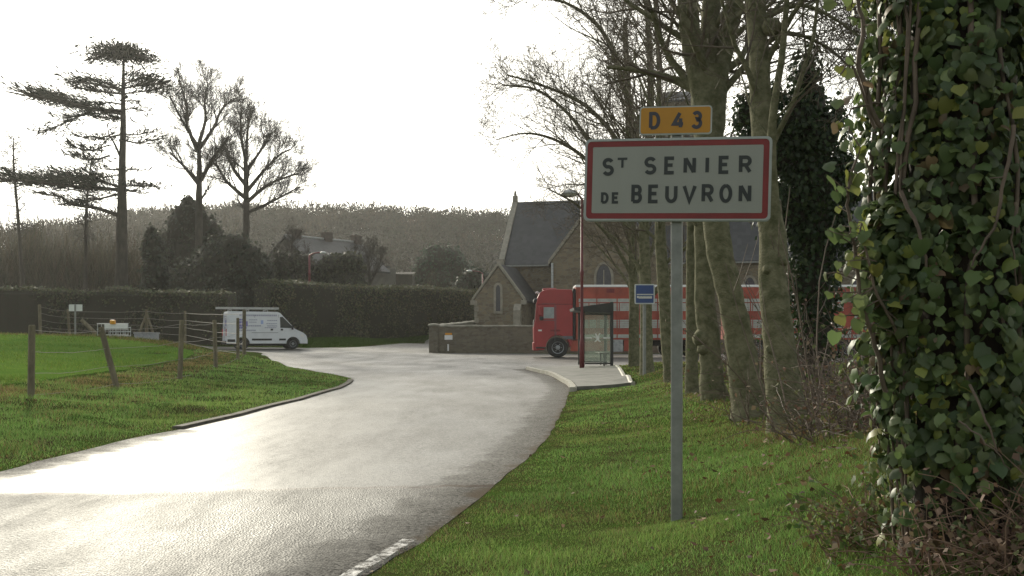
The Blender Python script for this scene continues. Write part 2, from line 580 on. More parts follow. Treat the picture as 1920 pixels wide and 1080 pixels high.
# ---- wet asphalt: fine dressing beyond a seam, coarse chippings this side of it
def road_mat():
    m = bpy.data.materials.new('wet_asphalt')
    m.use_nodes = True
    N, L = m.node_tree.nodes, m.node_tree.links
    b = N['Principled BSDF']
    tc = N.new('ShaderNodeTexCoord')
    sp = N.new('ShaderNodeSeparateXYZ')
    L.new(tc.outputs['Object'], sp.inputs[0])

    def noise(scale, detail=4, stretch=None, rough=.6):
        n = N.new('ShaderNodeTexNoise')
        n.inputs['Scale'].default_value = scale
        n.inputs['Detail'].default_value = detail
        n.inputs['Roughness'].default_value = rough
        if stretch:
            mp = N.new('ShaderNodeMapping')
            mp.inputs['Scale'].default_value = stretch
            L.new(tc.outputs['Object'], mp.inputs['Vector'])
            L.new(mp.outputs['Vector'], n.inputs['Vector'])
        else:
            L.new(tc.outputs['Object'], n.inputs['Vector'])
        return n

    def math_(op, a, bb, c=None):
        n = N.new('ShaderNodeMath')
        n.operation = op
        for i, q in enumerate((a, bb, c)):
            if q is None:
                continue
            if hasattr(q, 'is_linked'):
                L.new(q, n.inputs[i])
            else:
                n.inputs[i].default_value = q
        return n.outputs[0]

    # seam: the line where the old coarse surface stops
    wob = noise(.8, 9, None, .75)
    seam_y = math_('MULTIPLY_ADD', sp.outputs['X'], -0.16, sp.outputs['Y'])
    seam = math_('MULTIPLY_ADD', wob.outputs['Fac'], 0.8, seam_y)
    near = N.new('ShaderNodeMapRange')                       # 1 on the coarse side
    near.inputs['From Min'].default_value = 9.95
    near.inputs['From Max'].default_value = 9.65
    L.new(seam, near.inputs['Value'])
    sl = math_('ABSOLUTE', math_('SUBTRACT', seam, 9.78), 0)
    seamline = N.new('ShaderNodeMapRange')
    seamline.inputs['From Min'].default_value = 0.10
    seamline.inputs['From Max'].default_value = 0.0
    L.new(sl, seamline.inputs['Value'])
    # colour
    big = noise(.35, 5)
    gr = noise(85, 3)
    cr = N.new('ShaderNodeValToRGB')
    cr.color_ramp.elements[0].color = (.012, .011, .010, 1)
    cr.color_ramp.elements[1].color = (.24, .225, .20, 1)
    vc = N.new('ShaderNodeTexVoronoi')
    vc.inputs['Scale'].default_value = 65
    L.new(tc.outputs['Object'], vc.inputs['Vector'])
    vs_ = N.new('ShaderNodeSeparateColor')
    L.new(vc.outputs['Color'], vs_.inputs['Color'])
    L.new(math_('MULTIPLY_ADD', vs_.outputs['Red'], .75, math_('MULTIPLY', big.outputs['Fac'], .22)), cr.inputs['Fac'])
    dirt = N.new('ShaderNodeMix')
    dirt.data_type = 'RGBA'
    dirt.inputs[7].default_value = (.055, .032, .02, 1)
    L.new(math_('MULTIPLY', seamline.outputs['Result'], .8), dirt.inputs[0])
    L.new(cr.outputs['Color'], dirt.inputs[6])
    # muddy, matt margin along the grass
    ma = N.new('ShaderNodeAttribute')
    ma.attribute_name = 'margin'
    mw = noise(2.2, 5)
    mg = N.new('ShaderNodeMapRange')
    mg.interpolation_type = 'SMOOTHSTEP'
    mg.inputs['From Min'].default_value = 1.02
    mg.inputs['From Max'].default_value = .38
    L.new(math_('MULTIPLY_ADD', mw.outputs['Fac'], .75, ma.outputs['Fac']), mg.inputs['Value'])
    mg2 = N.new('ShaderNodeMapRange')
    mg2.interpolation_type = 'SMOOTHSTEP'
    mg2.inputs['From Min'].default_value = .50
    mg2.inputs['From Max'].default_value = .30
    L.new(math_('MULTIPLY_ADD', mw.outputs['Fac'], .75, ma.outputs['Fac']), mg2.inputs['Value'])
    earth = N.new('ShaderNodeMix')
    earth.data_type = 'RGBA'
    earth.inputs[7].default_value = (.085, .065, .045, 1)
    L.new(mg2.outputs['Result'], earth.inputs[0])
    L.new(dirt.outputs[2], earth.inputs[6])
    L.new(earth.outputs[2], b.inputs['Base Color'])
    # patches and wheel tracks that have begun to dry
    tr1 = noise(.9, 6, (1.0, .16, 1), .7)
    tr2 = noise(3.2, 5, (1.0, .22, 1), .7)
    dry = N.new('ShaderNodeMapRange')
    dry.inputs['From Min'].default_value = .46
    dry.inputs['From Max'].default_value = .66
    L.new(math_('MULTIPLY_ADD', tr2.outputs['Fac'], .4, math_('MULTIPLY', tr1.outputs['Fac'], .65)), dry.inputs['Value'])
    # wetness: films of water, drier wheel tracks
    wet = noise(.55, 6, (1.0, .35, 1))
    wr = N.new('ShaderNodeMapRange')
    wr.inputs['From Min'].default_value = .35
    wr.inputs['From Max'].default_value = .68
    wr.inputs['To Min'].default_value = .40
    wr.inputs['To Max'].default_value = .60
    L.new(wet.outputs['Fac'], wr.inputs['Value'])
    L.new(math_('MULTIPLY_ADD', mg.outputs['Result'], .40, math_('MULTIPLY_ADD', near.outputs['Result'], .09, wr.outputs['Result'])), b.inputs['Roughness'])
    L.new(math_('MAXIMUM', math_('MULTIPLY_ADD', near.outputs['Result'], -.07, math_('MULTIPLY_ADD', mg.outputs['Result'], -.75, math_('MULTIPLY_ADD', dry.outputs['Result'], -.20, .26))), .06), b.inputs['Specular IOR Level'])
    b.inputs['IOR'].default_value = 1.5
    # chippings
    ch = N.new('ShaderNodeTexVoronoi')
    ch.inputs['Scale'].default_value = 65
    L.new(tc.outputs['Object'], ch.inputs['Vector'])
    fine = noise(130, 2)
    hgt = math_('MULTIPLY_ADD', ch.outputs['Distance'], math_('MULTIPLY_ADD', near.outputs['Result'], 1.0, .25), math_('MULTIPLY', fine.outputs['Fac'], .35))
    bp = N.new('ShaderNodeBump')
    bp.inputs['Strength'].default_value = .9
    bp.inputs['Distance'].default_value = .006
    L.new(hgt, bp.inputs['Height'])
    bp2 = N.new('ShaderNodeBump')
    bp2.inputs['Strength'].default_value = .2
    bp2.inputs['Distance'].default_value = .02
    und = noise(1.6, 3, (1, .5, 1))
    L.new(und.outputs['Fac'], bp2.inputs['Height'])
    L.new(bp2.outputs['Normal'], bp.inputs['Normal'])
    L.new(bp.outputs['Normal'], b.inputs['Normal'])
    return m


RR = smooth_poly(road_right[:15], 4)
RL = smooth_poly(road_left[8:], 4)
ROADS = RR + road_right[15:] + road_far + road_left[:8] + RL
road = struct(sheet('road', ROADS, road_mat(), 0.012, 0.5, jag=.05, rim=.003))
_rv = np.empty(len(road.data.vertices) * 3)
road.data.vertices.foreach_get('co', _rv)
_rv = _rv.reshape(-1, 3)
_e = np.minimum(edge_dist(RR, _rv[:, 0], _rv[:, 1], False), edge_dist(RL, _rv[:, 0], _rv[:, 1], False) + .10 + .4 * (_rv[:, 1] > 14.6))
_at = road.data.attributes.new('margin', 'FLOAT', 'POINT')
_at.data.foreach_set('value', _e.astype(np.float32))

def dense(poly, step=.25):
    out = []
    for a, b in zip(poly[:-1], poly[1:]):
        a, b = np.array(a), np.array(b)
        k = max(1, int(np.linalg.norm(b - a) / step))
        out += [tuple(a + (b - a) * i / k) for i in range(k)]
    out.append(tuple(poly[-1]))
    return out



# worn white edge line in the near corner
pw = bpy.data.materials.new('worn_road_paint')
pw.use_nodes = True
_N, _L = pw.node_tree.nodes, pw.node_tree.links
_b = _N['Principled BSDF']
_b.inputs['Roughness'].default_value = .6
_b.inputs['Base Color'].default_value = (.52, .50, .47, 1)
_tc = _N.new('ShaderNodeTexCoord')
_nz = _N.new('ShaderNodeTexNoise')
_nz.inputs['Scale'].default_value = 13
_nz.inputs['Detail'].default_value = 12
_nz.inputs['Roughness'].default_value = .8
_L.new(_tc.outputs['Object'], _nz.inputs['Vector'])
_mr = _N.new('ShaderNodeMapRange')
_mr.inputs['From Min'].default_value = .45
_mr.inputs['From Max'].default_value = .60
_L.new(_nz.outputs['Fac'], _mr.inputs['Value'])
_tr = _N.new('ShaderNodeBsdfTransparent')
_mx = _N.new('ShaderNodeMixShader')
_L.new(_mr.outputs['Result'], _mx.inputs['Fac'])
_L.new(_tr.outputs['BSDF'], _mx.inputs[1])
_L.new(_b.outputs['BSDF'], _mx.inputs[2])
_L.new(_mx.outputs['Shader'], _N['Material Output'].inputs['Surface'])
line = [p for p in dense(RR, .1) if 4.2 < p[1] < 6.95]
la = np.array(line) + np.array([-.06, 0])
struct(sheet('edge_line', [tuple(p + np.array([-.055, 0])) for p in la] + [tuple(p + np.array([.035, 0])) for p in la[::-1]], pw, .024, .2))

# faint worn line crossing the mouth of the side road
# ---- kerbs and the bus stop pavement
conc = mat('wet_concrete', (.20, .19, .165), .65, spec=.3, scale=2.0, color2=(.105, .105, .085), bump=.3, bscale=50)
kerbm = mat('kerb_concrete', (.15, .135, .11), .85, spec=.1, scale=4.0, color2=(.075, .068, .055), bump=.4, bscale=30)
kerbp = mat('pale_kerb_stone', (.42, .39, .33), .7, scale=4.0, color2=(.24, .23, .17), bump=.4, bscale=30)


def kerb(name, path, w, h, m, seg=1.0, low=.1):
    mb = MB()
    pts = dense(path, seg)
    for a, b in zip(pts[:-1], pts[1:]):
        a, b = Vector((*a, 0)), Vector((*b, 0))
        d = (b - a)
        L_ = d.length
        if L_ < .15:
            continue
        d.normalize()
        s = Vector((-d.y, d.x, 0))
        za, zb = h1(a.x, a.y), h1(b.x, b.y)
        e = .006
        sec = [(-w / 2, -low), (w / 2, -low), (w / 2, h), (-w / 2 + .03, h), (-w / 2, h - .03)]
        p0 = [a + d * e + s * q[0] + Vector((0, 0, za + q[1])) for q in sec]
        p1 = [b - d * e + s * q[0] + Vector((0, 0, zb + q[1])) for q in sec]
        n = len(sec)
        mb.add(p0 + p1, [tuple(range(n))[::-1], tuple(range(n, 2 * n))] + [(i, (i + 1) % n, n + (i + 1) % n, n + i) for i in range(n)])
    return struct(mb.build(name, m))


kl = [(x - .07, y) for x, y in RL[::-1] if 14.6 < y < 29.7]
kerb('kerb', kl[::-1], .17, .04, kerbm)
pad_edge = [p for p in RR if p[1] > 24.0]
kerb('kerb', [(x + .07, y) for x, y in pad_edge], .16, .105, kerbp)
kerb('kerb', [(3.72, 39.6), (3.38, 33.6), (3.0, 27.5), (2.86, 25.2)], .10, .12, kerbp)
pad = [(x + .15, y) for x, y in pad_edge if y > 24.3 and y < 39.4] + [(.75, 39.6), (3.66, 39.6), (3.32, 33.6), (2.95, 27.5), (2.80, 25.2)]
struct(sheet('pavement', pad, conc, .098, .8))

# ---- crop field
crop = mat('young_crop', (.10, .16, .03), .9, scale=.5, color2=(.06, .125, .02), spec=0, bump=.4, bscale=25)
field_poly = [(-9.2, 12), (-9.3, 18), (-9.5, 24), (-10.2, 31), (-11.9, 40), (-13.2, 43), (-15.5, 45.6), (-19, 49.5), (-25, 50.2), (-40, 48), (-40, 12)]
struct(sheet('field', field_poly, crop, .045, 1.0, jag=.3))

# ------------------------------------------------------------------ grass blades
grass_m = mat('grass_blade', (0, 0, 0), .6, attr=True, transl=.45, spec=0)
B_V = [(-.5, 0, 0), (.5, 0, 0), (.32, .55, .10), (-.32, .55, .10), (0, 1, .38)]
B_F = [(0, 1, 2, 3), (3, 2, 4)]


def blades(name, x, y, hgt, wid, col, label, droop=.5):
    n = len(x)
    z = HT(x, y) - .006
    az = RNG.uniform(0, 2 * PI, n)
    tilt = RNG.uniform(.1, droop, n)
    f = np.stack([np.cos(az) * tilt, np.sin(az) * tilt, np.ones(n)], -1)
    side = np.stack([-np.sin(az), np.cos(az), np.zeros(n)], -1) + RNG.normal(0, .3, (n, 3))
    f = norm(f)
    s = norm(side - (side * f).sum(-1, keepdims=True) * f)
    u = np.cross(s, f)
    u *= np.sign((u * np.stack([np.cos(az), np.sin(az), np.zeros(n)], -1)).sum(-1, keepdims=True) + 1e-9)
    A = np.stack([s * wid[:, None], f * hgt[:, None], u * hgt[:, None]], -1)
    o = scatter(name, B_V, B_F, A, np.column_stack([x, y, z]), col, grass_m)
    return stuff(o, label, 'grass')


def sample(poly, dens):
    """random points in a polygon, dens(x, y) = blades per m2 (max first)"""
    p = np.array(poly)
    x0, y0 = p.min(0)
    x1, y1 = p.max(0)
    mx = dens(None, None)
    n = int((x1 - x0) * (y1 - y0) * mx)
    x, y = RNG.uniform(x0, x1, n), RNG.uniform(y0, y1, n)
    k = RNG.uniform(0, mx, n) < dens(x, y)
    x, y = x[k], y[k]
    k = inside(poly, x, y)
    return x[k], y[k]


def dfun(mx, ref):
    return lambda x, y: mx if x is None else np.minimum(mx, mx * (ref / np.maximum(y, .1)) ** 2)


def turf_cols(x, y, dry, rng=RNG):
    n = len(x)
    g = mixcol(n, [(.172, .292, .074), (.140, .250, .064), (.205, .322, .088), (.240, .285, .122)], .25, weights=[4, 3, 3, 1])
    g = g * (.72 + .5 * vnoise(x, y, 1.7, 91) + .25 * (vnoise(x, y, .45, 92) - .5))[:, None] * np.where((vnoise(x, y, 2.3, 93) > .55)[:, None], np.array([[1.12, 1.0, 1.0]]), 1.0)
    d = mixcol(n, [(.26, .19, .09), (.20, .15, .075), (.17, .15, .05)], .3)
    k = rng.uniform(0, 1, n) < dry
    return np.where(k[:, None], d, g)


def turf(name, poly, mx, ref, label, hmul=1.0, dryf=None):
    x, y = sample(poly, dfun(mx, ref))
    k = ~inside(ROADS, x, y) | (np.minimum(edge_dist(RR, x, y, False), edge_dist(RL, x, y, False)) < .02 + .12 * vnoise(x, y, .3, 77))
    k &= ~inside(pad, x, y)
    x, y = x[k], y[k]
    cl = vnoise(x, y, .45, 21) * .6 + vnoise(x, y, .17, 22) * .4
    ed = edge_dist(ROADS, x, y)
    hg = (.026 + .060 * np.clip(cl * 1.6 - .3, 0, 1.2)) * hmul * RNG.uniform(.6, 1.25, len(x)) * (0.45 + .55 * np.clip(ed / .5, 0, 1))
    wd = np.maximum(.0034, .00052 * y) * RNG.uniform(.7, 1.3, len(x))
    dry = np.clip(.05 + .25 * (vnoise(x, y, .8, 31) > .7) + .35 * np.clip(1 - ed / .22, 0, 1), 0, 1)
    if dryf is not None:
        dry = np.clip(dry + dryf(x, y), 0, .95)
    thin = RNG.uniform(0, 1, len(x)) < np.clip(.5 + ed / .15, 0, 1)
    x, y, hg, wd, dry = x[thin], y[thin], hg[thin], wd[thin], dry[thin]
    return blades(name, x, y, hg, wd, turf_cols(x, y, dry), label, .95)


rv = RR[:]
right_poly = [p for p in rv if 2.8 < p[1] < 25] + [(1.3, 25), (3.0, 25.2), (3.6, 36), (4.0, 41), (9, 41), (9, 20), (6, 11), (3.4, 6), (2.3, 2.8)]
turf('grass', right_poly, 9000, 5.6, 'mown green roadside grass below the village name sign', .85, dryf=lambda x, y: .05 + .5 * np.clip((x - 1.3 - .06 * y) / .8, 0, 1))
left_poly = [p for p in RL[::-1] if 3 < p[1] < 43] + [(-10.3, 43), (-12.8, 43.5), (-12.2, 40), (-10.6, 31), (-9.9, 24), (-9.6, 18), (-9.6, 3)]


def left_dry(x, y):
    fx = np.interp(y, [3, 17.6, 21.7, 25, 31, 40, 43], [-8.2, -8.2, -8.3, -8.3, -9.1, -10.7, -11.3])
    return .95 * np.clip(1.25 - np.abs(x - fx + .35) / .9, 0, 1) * np.clip(vnoise(x, y, 1.1, 41) * 1.8 - .1 + .5 * (y > 28), 0, 1)


turf('grass', left_poly, 2300, 10.5, 'tussocky grass bank between the wire fence and the kerb', 1.35, left_dry)
x, y = sample(field_poly, dfun(420, 18))
row = np.abs(((x * .82 + y * .57) / .32) % 1 - .5)
k = row < .30
x, y = x[k], y[k]
blades('crop', x, y, RNG.uniform(.06, .12, len(x)) + .03, np.maximum(.01, .0008 * y) * RNG.uniform(.7, 1.3, len(x)),
       mixcol(len(x), [(.125, .195, .036), (.10, .17, .03), (.15, .21, .042)], .18), 'bright green young crop covering the fenced field')
# rough grass in front of the far hedge, and the far field margin
mar = [(-12.6, 44), (-15.0, 46.8), (-18.5, 50.8), (-25, 52), (-38, 50), (-38, 47.6), (-25, 49.8), (-19, 49.0), (-15.5, 45.2), (-13.2, 42.6)]
x, y = sample(mar, lambda x, y: 260 if x is None else np.full(x.shape, 260.0))
blades('grass', x, y, RNG.uniform(.10, .28, len(x)), np.full(len(x), .028), mixcol(len(x), [(.16, .15, .05), (.22, .165, .075), (.08, .12, .02)], .3), 'long tan grass along the far edge of the field', .9)
ver = [(-17, 67.2), (-12, 68.2), (-9.8, 73.6), (-7.7, 86), (-5.6, 92), (-9, 90), (-14, 82.5), (-17.6, 78.5)]
x, y = sample(ver, lambda x, y: 160 if x is None else np.full(x.shape, 160.0))
blades('grass', x, y, RNG.uniform(.08, .18, len(x)), np.full(len(x), .05), mixcol(len(x), [(.06, .10, .018), (.05, .085, .015)], .25), 'dark green grass verge at the foot of the tall hedge')

# dead leaves on the verge
lv = mat('dead_leaf', (0, 0, 0), .8, attr=True, transl=.2)
x, y = sample(right_poly, dfun(60, 7))
k = (~inside(ROADS, x, y)) & (~inside(pad, x, y)) & (RNG.uniform(0, 1, len(x)) < np.clip((x - .3 - .05 * y) / 1.8, .06, 1))
x, y = x[k], y[k]
n = len(x)
A = axes(np.column_stack([RNG.normal(size=(n, 2)), RNG.normal(0, .3, n)]), np.array([[0, 0, 1.]]) + RNG.normal(0, .5, (n, 3))) * RNG.uniform(.03, .06, n)[:, None, None]
stuff(scatter('dead_leaves', [(-.35, 0, 0), (0, -.5, .1), (.35, 0, 0), (0, .6, .15)], [(0, 1, 2, 3)], A, np.column_stack([x, y, HT(x, y) + RNG.uniform(.02, .06, n)]),
              mixcol(n, [(.16, .085, .04), (.22, .14, .07), (.10, .06, .035)], .3), lv), 'brown dead leaves scattered on the mown verge', 'leaves')

# ------------------------------------------------------------------ village name sign
S_YAW = R(-14)
sp_ = at(1269, 982, 7.43)
SBASE = Vector((sp_.x, 7.43, h1(sp_.x, 7.43)))
sign = thing('village_sign', 'white village name sign with red border and yellow road number plate on a grey post', 'road sign', SBASE, S_YAW)
sw, sh = 1.282, .577
wpaint = mat('sign_white', (.285, .290, .258), .5, scale=2, color2=(.265, .268, .235), stretch=(3, 1, .5), detail=9, ramp=(.30, .60))
redp = mat('sign_red', (.19, .016, .016), .5, var=.14, scale=7)
yelp = mat('sign_yellow', (.44, .20, .005), .45, var=.05, scale=7)
blk = mat('sign_black', (.02, .025, .025), .5, var=.1)
nav = mat('sign_navy', (.035, .035, .05), .5, var=.1)
alu = mat('galvanised_steel', (.23, .235, .22), .55, var=.16, scale=9, metal=.2)
pale = mat('sign_rim', (.36, .38, .36), .5, var=.08)


def rrect(w, h, r, n=5, cx=0, cz=0):
    pts = []
    for sx, sz, a0 in ((1, 1, 0), (-1, 1, 90), (-1, -1, 180), (1, -1, 270)):
        for i in range(n + 1):
            a = R(a0 + 90 * i / n)
            pts.append((cx + sx * (w / 2 - r) + r * math.cos(a), cz + sz * (h / 2 - r) + r * math.sin(a)))
    return pts


def plate(poly, y0, y1):
    return MB().prism([(p[0], y0, p[1]) for p in poly], (0, y1 - y0, 0))


def ring(outer, inner, y0, y1):
    n = len(outer)
    vs = [(p[0], y0, p[1]) for p in outer] + [(p[0], y0, p[1]) for p in inner] + [(p[0], y1, p[1]) for p in outer] + [(p[0], y1, p[1]) for p in inner]
    fs = []
    for i in range(n):
        j = (i + 1) % n
        fs += [(i, j, n + j, n + i), (2 * n + i, 3 * n + i, 3 * n + j, 2 * n + j), (i, 2 * n + i, 2 * n + j, j), (n + i, n + j, 3 * n + j, 3 * n + i)]
    return MB().add(vs, fs)


zc = (CH - (339.0 - HY) * 7.43 / F) - SBASE.z
px2u = lambda px: (px - 1271.5) / 350.0 * sw
py2v = lambda py: zc + (339.0 - py) / 155.5 * sh
OFFU = .0
prect = plate(rrect(sw, sh, .035, cx=OFFU, cz=zc), -.062, -.040)
prect.build('sign_panel', pale, sign)
o = ring(rrect(sw - .012, sh - .012, .033, cx=OFFU, cz=zc), rrect(sw - .034, sh - .034, .028, cx=OFFU, cz=zc), -.0665, -.0625)
o.build('rim', pale, sign)
ring(rrect(sw - .036, sh - .036, .028, cx=OFFU, cz=zc), rrect(sw - .112, sh - .112, .010, cx=OFFU, cz=zc), -.0645, -.0622).build('red_border', redp, sign)
plate(rrect(sw - .114, sh - .114, .010, cx=OFFU, cz=zc), -.0640, -.0622).build('white_face', wpaint, sign)

# stroke letters
def arc(cx, cy, rx, ry, a0, a1, n=10):
    return [(cx + rx * math.cos(R(a0 + (a1 - a0) * i / n)), cy + ry * math.sin(R(a0 + (a1 - a0) * i / n))) for i in range(n + 1)]


GLY = {   # each glyph in a 1 x 1 box, as polylines
    'S': [arc(.5, .745, .42, .255, 25, 270, 14)[:-1] + arc(.5, .255, .44, .255, 90, -155, 14)],
    'T': [[(0, 1), (1, 1)], [(.5, 1), (.5, 0)]],
    'E': [[(1, 1), (0.07, 1), (0.07, 0), (1, 0)], [(.07, .52), (.85, .52)]],
    'N': [[(.07, 0), (.07, 1)], [(.93, 0), (.93, 1)], [(.10, .98), (.90, .02)]],
    'I': [[(.5, 0), (.5, 1)]],
    'R': [[(.07, 0), (.07, 1), (.55, 1)] + arc(.58, .74, .36, .26, 90, -90, 9) + [(.07, .48)], [(.52, .48), (.96, 0)]],
    'D': [[(.07, 0), (.07, 1), (.45, 1)] + arc(.45, .5, .48, .5, 90, -90, 14) + [(.07, 0)]],
    'B': [[(.07, 0), (.07, 1), (.55, 1)] + arc(.56, .76, .33, .24, 90, -90, 9) + [(.07, .52)], [(.07, 0), (.57, 0)] + arc(.57, .26, .37, .26, -90, 90, 9) + [(.2, .52)]],
    'U': [[(.07, 1), (.07, .36)] + arc(.5, .36, .43, .36, 180, 360, 12) + [(.93, 1)]],
    'V': [[(.02, 1), (.5, 0), (.98, 1)]],
    'O': [arc(.5, .5, .45, .5, 90, 450, 26)],
    '4': [[(.95, .24), (.04, .24), (.62, 1)], [(.70, .62), (.70, 0)]],
    '3': [arc(.46, .745, .40, .255, 150, -75, 12) + arc(.44, .26, .46, .28, 78, -155, 14)],
}


def stroke(mb, pts, w, y0, y1):
    """flat thick polyline with mitred joints, in the x-z plane"""
    P = []
    for p in pts:
        q = Vector((p[0], p[1]))
        if not P or (q - P[-1]).length > 1e-4:
            P.append(q)
    n = len(P)
    Lf, Rt = [], []
    for i in range(n):
        d0 = (P[i] - P[i - 1]).normalized() if i else None
        d1 = (P[i + 1] - P[i]).normalized() if i < n - 1 else None
        if d0 is None: d0 = d1
        if d1 is None: d1 = d0
        n0, n1 = Vector((-d0.y, d0.x)), Vector((-d1.y, d1.x))
        mt = (n0 + n1)
        mt = mt.normalized() if mt.length > 1e-4 else n0
        k = min(1 / max(mt.dot(n0), .3), 2.2)
        Lf.append(P[i] + mt * (w / 2 * k))
        Rt.append(P[i] - mt * (w / 2 * k))
    vs = [(p.x, y0, p.y) for p in Lf] + [(p.x, y0, p.y) for p in Rt] + [(p.x, y1, p.y) for p in Lf] + [(p.x, y1, p.y) for p in Rt]
    fs = []
    for i in range(n - 1):
        fs += [(i, n + i, n + i + 1, i + 1), (2 * n + i, 2 * n + i + 1, 3 * n + i + 1, 3 * n + i), (i, i + 1, 2 * n + i + 1, 2 * n + i), (n + i, 3 * n + i, 3 * n + i + 1, n + i + 1)]
    fs += [(0, 2 * n, 3 * n, n), (n - 1, 2 * n - 1, 4 * n - 1, 3 * n - 1)]
    mb.add(vs, fs)


def glyph(mb, ch, x0, x1, z0, z1, w, yf):
    for q, pl in enumerate(GLY[ch]):
        pts = [(x0 + w / 2 * 0 + (x1 - x0) * a, z0 + w / 2 + (z1 - z0 - w) * b) for a, b in pl]
        stroke(mb, pts, w, yf - .0003 * q, yf + .0014)


def word(rows, wpx, m, name, yf, parent):
    for ch, a, b, t, bt, k in rows:
        mb = MB()
        w = wpx * k / 350 * sw
        ins = w * .45
        u0, u1 = px2u(a) + OFFU + ins, px2u(b) + OFFU - ins
        if ch == 'I': u0, u1 = px2u((a + b) / 2) + OFFU - .01, px2u((a + b) / 2) + OFFU + .01
        glyph(mb, ch, u0, u1, py2v(bt), py2v(t), w, yf)
        mb.build(name, m, parent)


r1 = [('S', 1130, 1154, 297, 331, 1), ('T', 1158, 1180.5, 297, 318, .66)] + [(c, a, b, 296, 329.5, 1) for c, a, b in
      (('S', 1210, 1235, ), ('E', 1248, 1270), ('N', 1284, 1309), ('I', 1325, 1333), ('E', 1349, 1371), ('R', 1386, 1411))]
r2 = [('D', 1129, 1145, 362, 383.5, .75), ('E', 1150, 1165, 362, 383.5, .75)] + [(c, a, b, 348, 383, 1) for c, a, b in
      (('B', 1187, 1209), ('E', 1219, 1241), ('U', 1251, 1276), ('V', 1284, 1311), ('R', 1319, 1343), ('O', 1352, 1377), ('N', 1387, 1412))]
word(r1 + r2, 6.7, blk, 'letter', -.0664, sign)
# road number plate above
uc, vc = px2u(1267.5) + OFFU, py2v(228.5)
pw_, ph_ = .496, .196
plate(rrect(pw_, ph_, .022, cx=uc, cz=vc), -.060, -.040).build('number_plate', pale, sign)
plate(rrect(pw_ - .018, ph_ - .018, .016, cx=uc, cz=vc), -.0620, -.0602).build('yellow_face', yelp, sign)
word([('D', 1217, 1240, 212, 245, .95), ('4', 1261, 1286, 212, 245, .95), ('3', 1297, 1319, 212, 245, .95)], 6.9, nav, 'character', -.0642, sign)
MB().bbox((0, 0, (py2v(206) - .12) / 2), (.076, .070, py2v(206) + .12), .008).build('post', alu, sign)
for v in (py2v(292), py2v(388), py2v(228)):
    MB().box((0, .042, v), (.13, .006, .03)).build('clamp', alu, sign)

# the plates hang a little askew on the post
for o in sign.children:
    if o.name.split('.')[0] not in ('post', 'clamp'):
        o.data.transform(Matrix.Translation((0, 0, zc)) @ Matrix.Rotation(R(1.5), 4, 'Y') @ Matrix.Translation((0, 0, -zc)))

# ------------------------------------------------------------------ trees
bark = mat('mossy_bark', (.205, .190, .120), .95, scale=9, color2=(.092, .094, .050), spec=.15, bump=.9, bscale=42, stretch=(1, 1, 1.15), detail=12, ramp=(.38, .66))
barkd = mat('dark_bark', (.075, .062, .048), .95, scale=4, color2=(.04, .034, .026), bump=.6, bscale=14, stretch=(1, 1, .35))
twigm = mat('twig_bark', (.13, .10, .07), .9, scale=6, color2=(.08, .065, .048))
twigd = mat('far_twig_bark', (.065, .055, .045), .9, scale=2, color2=(.045, .038, .03))


def rotv(v, ax, a):
    return Matrix.Rotation(a, 3, ax) @ v


def grow(tr, tw, p, d, L, r, lvl, S, rng):
    """one bare branch and its children; thick levels go to the trunk mesh, thin ones to the twig mesh"""
    n = S['seg'][lvl]
    pts, rad = [p.copy()], [r]
    dd = d.normalized()
    st = L / n
    re = max(r * S['taper'], S['rmin'])
    for i in range(n):
        dd = (dd + Vector((rng.gauss(0, 1), rng.gauss(0, 1), rng.gauss(0, 1))) * S['wob'] + Vector((0, 0, S['up'][lvl]))).normalized()
        p = p + dd * st
        pts.append(p.copy())
        rad.append(r + (re - r) * (i + 1) / n)
    sides = (8, 6, 4, 3, 3, 3)[min(lvl, 5)]
    (tr if lvl < S['split'] else tw).tube(pts, rad, sides)
    if lvl >= S['max']:
        return
    k = S['n'][lvl]
    k = int(k) + (rng.random() < k - int(k))
    az = rng.uniform(0, 6.28)
    for j in range(k):
        t = S['t0'] + (1 - S['t0']) * (j + rng.uniform(.2, .9)) / k
        q = t * n
        i = min(int(q), n - 1)
        b = pts[i].lerp(pts[i + 1], q - i)
        dl = (pts[i + 1] - pts[i]).normalized()
        az += 2.4 + rng.uniform(-.5, .5)
        side = rotv(dl.orthogonal().normalized(), dl, az)
        a = R(rng.uniform(*S['ang']))
        cd = dl * math.cos(a) + side * math.sin(a)
        cr = max(S['rmin'], (r + (re - r) * t) * S['rr'])
        grow(tr, tw, b, cd, L * rng.uniform(*S['lr']) * (1.1 - .45 * t), cr, lvl + 1, S, rng)


def path3(path):
    """[(px, py, width px, Y)] -> points and radii, smoothed"""
    pts = smooth_poly([tuple(at(a, b, Y)) + (w * Y / F / 2,) for a, b, w, Y in path], 5)
    return [Vector(p[:3]) for p in pts], [p[3] * .9 for p in pts]


